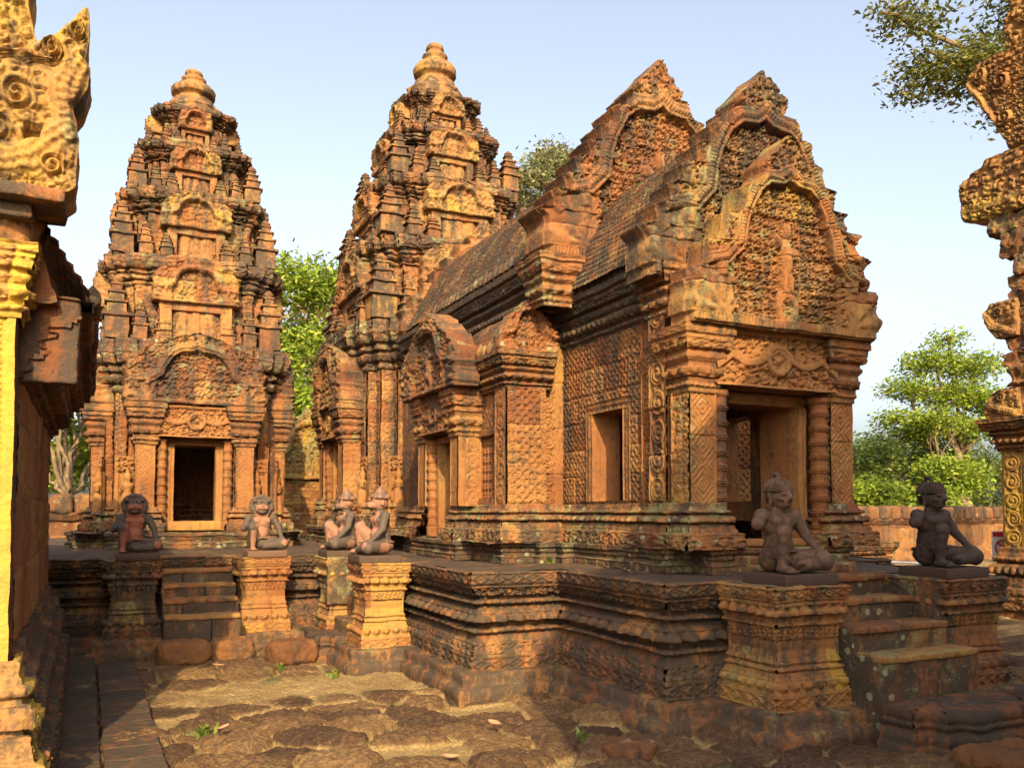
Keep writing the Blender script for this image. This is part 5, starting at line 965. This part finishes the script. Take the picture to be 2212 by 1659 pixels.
def body(B, kind):
    blob(B, (0, -.03, .085), (.135, .125, .085)); cap(B, (0, -.03, .12), (0, -.02, .24), .105, .098)
    blob(B, (0, -.015, .335), (.140, .092, .105)); blob(B, (-.055, .035, .36), (.065, .05, .05)); blob(B, (.055, .035, .36), (.065, .05, .05)); blob(B, (0, .03, .20), (.085, .07, .085))
    for s in (-1, 1): blob(B, (s * .146, -.015, .395), (.064, .058, .056))
    cap(B, (0, -.015, .40), (0, .0, .47), .062, .052)
    # raised right leg, folded left leg
    cap(B, (-.085, .0, .085), (-.125, .185, .285), .088, .060); cap(B, (-.125, .185, .285), (-.125, .165, .05), .056, .036); blob(B, (-.122, .135, .16), (.045, .05, .08)); cap(B, (-.125, .15, .028), (-.13, .25, .02), .036, .03)
    for i in range(5): cap(B, (-.165 + i * .019, .25, .016), (-.170 + i * .021, .285 - abs(i - 3.5) * .008, .014), .011, .010)
    cap(B, (.085, -.01, .085), (.235, .19, .075), .088, .068); cap(B, (.235, .19, .07), (.0, .215, .05), .058, .042); blob(B, (.24, .19, .072), (.07, .066, .068))
    for i in range(4): cap(B, (-.02, .215 + i * .012, .03 + i * .012), (-.055, .22 + i * .010, .03 + i * .012), .012, .011)
    # left arm: hand resting on the folded knee
    cap(B, (.150, -.01, .395), (.215, .03, .265), .048, .040); cap(B, (.215, .03, .265), (.225, .135, .165), .039, .027); blob(B, (.228, .165, .148), (.034, .04, .020))
    for i in range(4): cap(B, (.202 + i * .017, .19, .150), (.200 + i * .019, .232 - abs(i - 1.4) * .007, .118), .0098, .0085)
    cap(B, (.200, .16, .145), (.180, .195, .128), .011, .009)
    if kind == 'yaksha': cap(B, (-.150, -.01, .395), (-.215, .02, .345), .052, .050)
    else:                                             # right arm bent, fist above the raised knee
        cap(B, (-.150, -.01, .395), (-.215, .03, .265), .048, .040); cap(B, (-.215, .03, .265), (-.140, .13, .315), .038, .028); blob(B, (-.125, .145, .325), (.034, .034, .036))
        for i in range(4): cap(B, (-.118, .172, .300 + i * .016), (-.100, .150, .300 + i * .016), .0105, .0095)
        cap(B, (-.135, .165, .352), (-.112, .172, .345), .011, .009)
def head(B, kind, z=.545):
    if kind == 'yaksha':
        blob(B, (0, .01, z), (.078, .088, .092)); blob(B, (0, .03, z - .045), (.062, .064, .055)); blob(B, (0, .055, z - .075), (.04, .035, .028))
        cap(B, (0, .098, z + .026), (0, .120, z - .016), .014, .022); blob(B, (-.014, .102, z - .018), .012); blob(B, (.014, .102, z - .018), .012)
        for s in (-1, 1):
            cap(B, (s * .014, .098, z + .038), (s * .060, .078, z + .040), .013, .010); blob(B, (s * .036, .088, z + .012), (.021, .015, .011)); blob(B, (s * .045, .066, z - .022), (.026, .026, .024))
            cap(B, (s * .008, .106, z - .038), (s * .050, .088, z - .028), .012, .007); blob(B, (s * .086, .0, z + .004), (.015, .026, .038)); blob(B, (s * .086, .002, z - .046), (.014, .016, .032))
        cap(B, (-.030, .096, z - .053), (.030, .096, z - .053), .009, .009); cap(B, (-.026, .092, z - .072), (.026, .092, z - .072), .011, .011)
    elif kind == 'lion':
        z -= .012; blob(B, (0, -.02, z - .005), (.128, .11, .124)); blob(B, (0, .055, z - .02), (.085, .065, .075)); blob(B, (0, .09, z - .012), (.062, .05, .034)); blob(B, (0, .075, z - .062), (.062, .05, .026))
        blob(B, (0, .132, z + .010), (.026, .018, .018))
        for s in (-1, 1):
            blob(B, (s * .042, .085, z + .042), (.024, .022, .022)); cap(B, (s * .02, .09, z + .072), (s * .075, .07, z + .070), .014, .010); blob(B, (s * .088, .05, z + .075), (.024, .02, .026)); blob(B, (s * .034, .118, z - .014), (.028, .022, .018))
            cap(B, (s * .055, .095, z - .035), (s * .07, .075, z - .010), .010, .008)
        for i in range(15):
            a = -2.2 + i * 4.4 / 14; blob(B, (math.sin(a) * .124, .018, z + .012 + math.cos(a) * .118), (.032, .028, .030))
        for i in range(9):
            a = 1.9 + i * 2.5 / 8; blob(B, (math.sin(a) * .105, .032, z + math.cos(a) * .112), (.030, .028, .030))
    else:
        blob(B, (0, -.005, z), (.080, .092, .090)); blob(B, (0, .075, z - .028), (.052, .062, .046)); blob(B, (0, .115, z - .030), (.040, .030, .036)); cap(B, (-.028, .118, z - .052), (.028, .118, z - .052), .014, .014)
        for s in (-1, 1): blob(B, (s * .034, .074, z + .022), (.018, .016, .016)); blob(B, (s * .084, -.01, z - .004), (.014, .026, .034)); blob(B, (s * .014, .138, z - .014), .010); cap(B, (s * .012, .082, z + .044), (s * .055, .060, z + .044), .012, .009)
def sash(parent, m, loc):
    B = MB(); a = np.linspace(0, 2 * np.pi, 25); B.tube(np.stack([.128 * np.sin(a), -.025 + .118 * np.cos(a), .135 + .012 * np.cos(a)], 1), .014, 8); o = B.build('sash', m, parent, er=0, fine=.001, ang=0); o.location = loc
    o.data.transform(o.matrix_basis.inverted() @ o.matrix_basis); return o
def crown_of(kind, parent, m, loc, z=.545):
    B = MB()
    if kind == 'yaksha':                               # cap of tight curls with a looped topknot
        for i in range(7):
            a0 = i * .205; rr = .098 * math.cos(a0) ** .7; zz = z + .036 + .078 * math.sin(a0); n = max(5, int(rr * 6.28 / .021))
            for k in range(n):
                an = (k + .5 * (i % 2)) * 6.283 / n; blob(B, (rr * math.sin(an), -.006 + rr * 1.03 * math.cos(an), zz), (.0125, .0125, .0125))
        B.lathe((0, -.006, z + .028), [(.096, 0), (.098, .02), (.085, .06), (.05, .085), (.002, .094)], 20); a = np.linspace(-.3, 3.45, 12); B.tube(np.stack([0 * a, -.03 + .032 * np.cos(a), z + .118 + .036 * np.sin(a)], 1), .017, 8)
        for i in range(3): B.tube([(-.05 + 0 * i, -.085, z + .0 - i * .022), (.05, -.085, z - i * .022)], .014, 8)
        nm = 'curled_hair'
    elif kind == 'monkey':
        B.lathe((0, -.012, z + .034), [(.088, 0), (.104, .01), (.106, .035), (.095, .045), (.080, .05), (.078, .07), (.062, .075), (.060, .09), (.044, .095), (.04, .11), (.024, .115), (.018, .135), (.003, .145)], 24, 24, .03); nm = 'crown'
    o = B.build(nm, m, parent, er=.001, fine=.0015, ang=0); o.location = loc; return o
def statue(kind, x, y, rz, label, m, msk=None, base=(.48, .46, .085), sc_=1., zb=PT, head_turn=0.):
    t = thing('guardian_statue', label, 'statue', (x, y, zb), 0, 'kneeling guardian statues'); t.rotation_euler = (0, 0, rz); t.scale = (sc_,) * 3
    bh = base[2]; B = MB(); B.mx = True; body(B, kind); head(B, kind); lo = (0, 0, bh)
    fuse('body', B, m, t, lo, 0, maskfn=msk)
    B = MB(); B.box((-.04, .06, bh / 2 - .005), base, r=.012, res=.03); o = B.build('base_slab', M['guard_dark'] if kind == 'yaksha' else M['guard'], None, er=.004); o.parent = t
    for part in (['yaksha', 'monkey'] if kind in ('yaksha', 'monkey') else []):
        if part == kind:
            o = crown_of(kind, None, m, lo); o.parent = t
    B = MB(); a = np.linspace(0, 2 * np.pi, 25); B.tube(np.stack([.134 * np.sin(a), -.025 + .124 * np.cos(a), .135 + .012 * np.cos(a)], 1), .013, 8); o = B.build('sash', m, None, er=0, fine=.001, ang=0); o.parent = t; o.location = lo
    return t
def chest(V, amt=1.):
    x, y, z = V.T; x = -x; tor = sst(-.01, .03, y) * sst(.115, .08, np.abs(x)) * sst(.10, .15, z) * sst(.47, .43, z); face = sst(.03, .08, y) * sst(.47, .50, z) * sst(.60, .55, z) * .62
    knee = sst(.06, .03, np.hypot(x - .25, z - .09)) * sst(.15, .2, y) * .6; shin = sst(.05, .02, np.abs(x + .125)) * sst(.17, .2, y) * sst(.28, .22, z) * .8
    return np.clip(np.maximum.reduce([tor, face, knee, shin]) * amt, 0, 1)
def monk(V):
    x, y, z = V.T; return np.clip(np.maximum.reduce([chest(V), sst(.46, .50, z) * sst(.10, .07, y) * .9, sst(.16, .10, z) * sst(.12, .02, y) * .75]), 0, 1)
E_, S_ = math.pi, math.pi / 2                           # local +y is forward: turned to face east (-Y) or south (-X)
statue('yaksha', 4.56, 4.96, E_, 'kneeling bearded stone guardian with curled hair on the near front pedestal', M['guard'], sc_=1.04)
statue('yaksha', 6.22, 4.96, E_, 'darker kneeling stone guardian with curled hair on the right front pedestal', M['guard_dark'], sc_=1.04)
statue('lion', .25, 10.54, E_, 'black maned lion guardian with a red orange chest left of the stair', M['lion_red'], chest, sc_=.95)
statue('lion', 1.64, 10.54, E_, 'black maned lion guardian with a pale pink chest right of the stair', M['lion_pale'], chest, sc_=.95)
statue('monkey', 2.60, 8.84, S_, 'nearer monkey guardian with a pale face and pointed crown seen from its side', M['lion_pale'], monk, sc_=1.0)
statue('monkey', 2.56, 10.10, S_, 'farther monkey guardian with a dark muzzle and pointed crown', M['lion_pale'], lambda V: monk(V) * .75, sc_=1.0)
# ------------------------------------------------------------------ small things
sg = thing('warning_sign', 'small white and red no climbing sign hung beside the right library pillar', 'sign', (13.3, 9.28, 0))
M['white'] = mat_plain('white_paint', [(.3, (.62, .60, .56)), (.7, (.78, .76, .72))], 20, .6); M['red'] = mat_plain('red_paint', [(.3, (.55, .02, .03)), (.7, (.68, .04, .04))], 20, .6); M['black'] = mat_plain('black_ink', [(.3, (.015, .015, .015)), (.7, (.03, .03, .03))], 20, .6)
U = np.array([.87, -.49, 0]); N = np.array([-.49, -.87, 0]); c = np.array([13.3, 9.28, 1.02])
B = MB(); B.tube([(13.3, 9.3, 0), (13.3, 9.3, .8)], .018, 8); B.build('post', M['dark_bark'], sg, er=0, fine=0)
B = MB(); B.box(c, (.34, .02, .50), r=.008, res=.1, rot=math.atan2(U[1], U[0])); bo = B.build('board', M['white'], sg, er=0, fine=0)
B = MB(); B.panel(c + N * .013 - U * .165 + [0, 0, .16], U, (0, 0, 1), N, .33, .08, .05); B.panel(c + N * .013 - U * .165 - [0, 0, .245], U, (0, 0, 1), N, .33, .07, .05)
a = np.linspace(0, 2 * np.pi, 25); ring = c[None] + N * .016 + np.cos(a)[:, None] * U * .125 + np.sin(a)[:, None] * np.array([0, 0, .125]) + [0, 0, -.02]; B.tube(ring, .014, 6); B.tube([ring[9], ring[21]], .012, 6); B.build('red_band', M['red'], bo, er=0, fine=0, ang=0)
B = MB(); o_ = c + N * .014 + [0, 0, -.02]
B.tube([o_ + U * .01 + [0, 0, .05], o_ + [0, 0, -.01], o_ - U * .035 - [0, 0, .08]], .014, 6); B.tube([o_ + [0, 0, -.01], o_ + U * .04 + [0, 0, -.03], o_ + U * .03 - [0, 0, .08]], .013, 6); B.tube([o_ + U * .01 + [0, 0, .04], o_ + U * .05 + [0, 0, .06]], .010, 6); B.tube([o_ + U * .012 + [0, 0, .068], o_ + U * .014 + [0, 0, .085]], .016, 6); B.build('climber_symbol', M['black'], bo, er=0, fine=0, ang=0)
bp = thing('barrier_post', 'short red barrier post on the ground behind the hall plinth', 'barrier post', (9.2, 9.3, 0)); B = MB(); B.box((9.2, 9.3, .55), (.09, .09, 1.1), r=.012); B.box((9.2, 9.3, 1.0), (.16, .05, .05), r=.01); B.build('post', M['red'], bp, er=0, fine=0)
B = MB(); B.tube([(9.2, 9.2, .98), (9.7, 8.5, .90), (10.3, 7.8, .88)], .016, 8); tag(B.build('barrier_rail', M['white'], None, er=0, fine=0), 'thin white rail running from the red barrier post behind the right guardian', 'rail')
M['leaf_dry'] = mat_plain('dry_leaf', [(.3, (.28, .13, .06)), (.6, (.45, .24, .13)), (.8, (.52, .32, .20))], 9, .7)
def fallen(x, y, z, L, rz, tilt, label):
    B = MB(); t = np.linspace(0, 1, 9); wv = L * .24 * np.sin(np.pi * t ** .8)
    for s, dz in ((1, 0.), (1, .003)): B.grid(np.stack([np.stack([L * (t - .5), k * wv, .25 * L * (t - .5) ** 2 * 2 + abs(k) * wv * .35 + dz], -1) for k in np.linspace(-1, 1, 5)], 0), (0, 0, 1), .5)
    o = B.build('fallen_leaf', M['leaf_dry'], None, er=0, fine=.0005, ang=0); o.location = (x, y, z); o.rotation_euler = (tilt, .1, rz); tag(o, label, 'leaf', 'dry leaves on the ground')
fallen(4.02, 6.25, PT + .015, .15, .4, .1, 'pinkish dry leaf lying flat on the platform edge near the hall corner'); fallen(4.12, 6.22, PT + .05, .16, 1.0, 1.1, 'pinkish dry leaf standing tilted on the platform near the hall corner')
for i, (x, y, lb) in enumerate(((1.95, 5.05, 'pale dry leaf on a laterite paving block at the bottom of the picture'), (3.35, 6.45, 'dry leaf lying near the footing of the platform corner'), (1.35, 7.0, 'curled dry leaf in the middle of the laterite courtyard'), (.75, 6.4, 'dark curled leaf beside the plank-like path'), (2.55, 5.7, 'small dry leaf in the sandy gap between laterite blocks'), (1.0, 9.0, 'dry leaf on the sandy ground before the lion stair'))): fallen(x, y, .06, .13, i * 1.3, .15, lb)
def tuft(x, y, z, n, h, label, seed):
    g = np.random.default_rng(seed); B = MB()
    for _ in range(n):
        a = g.random() * 6.28; b = h * (.6 + .6 * g.random()); r = .5 * b * g.random() + .01; p = np.array([x + g.normal() * h * .3, y + g.normal() * h * .3, z]); d = np.array([math.cos(a), math.sin(a), 0]); s = np.array([-d[1], d[0], 0]) * .012
        B.raw([p - s, p + s, p + d * r * .6 + s * 1.3 + [0, 0, b * .7], p + d * r * .6 - s * 1.3 + [0, 0, b * .7]], [[0, 1, 2, 3]], g.random()); B.raw([p + d * r * .6 - s * 1.3 + [0, 0, b * .7], p + d * r * .6 + s * 1.3 + [0, 0, b * .7], p + d * r * 1.5 + s * .2 + [0, 0, b], p + d * r * 1.5 - s * .2 + [0, 0, b]], [[0, 1, 2, 3]], g.random())
    o = B.build('weed', ML['green'], None, er=0, fine=0, smooth=False); tag(o, label, 'weed', 'weeds in the stone joints')
tuft(.66, 6.55, -.02, 22, .08, 'green weed growing beside the plank-like path', 1); tuft(2.0, 8.3, -.02, 18, .08, 'small green weed in front of the monkey pedestal', 2); tuft(4.06, 7.72, PT, 16, .06, 'tiny green weed at the foot of the hall plinth', 3); tuft(3.0, 5.25, -.02, 16, .08, 'small weed beside the dark laterite boulder', 4); tuft(1.6, 8.9, -.02, 14, .07, 'small weed beside the fallen laterite block', 5)
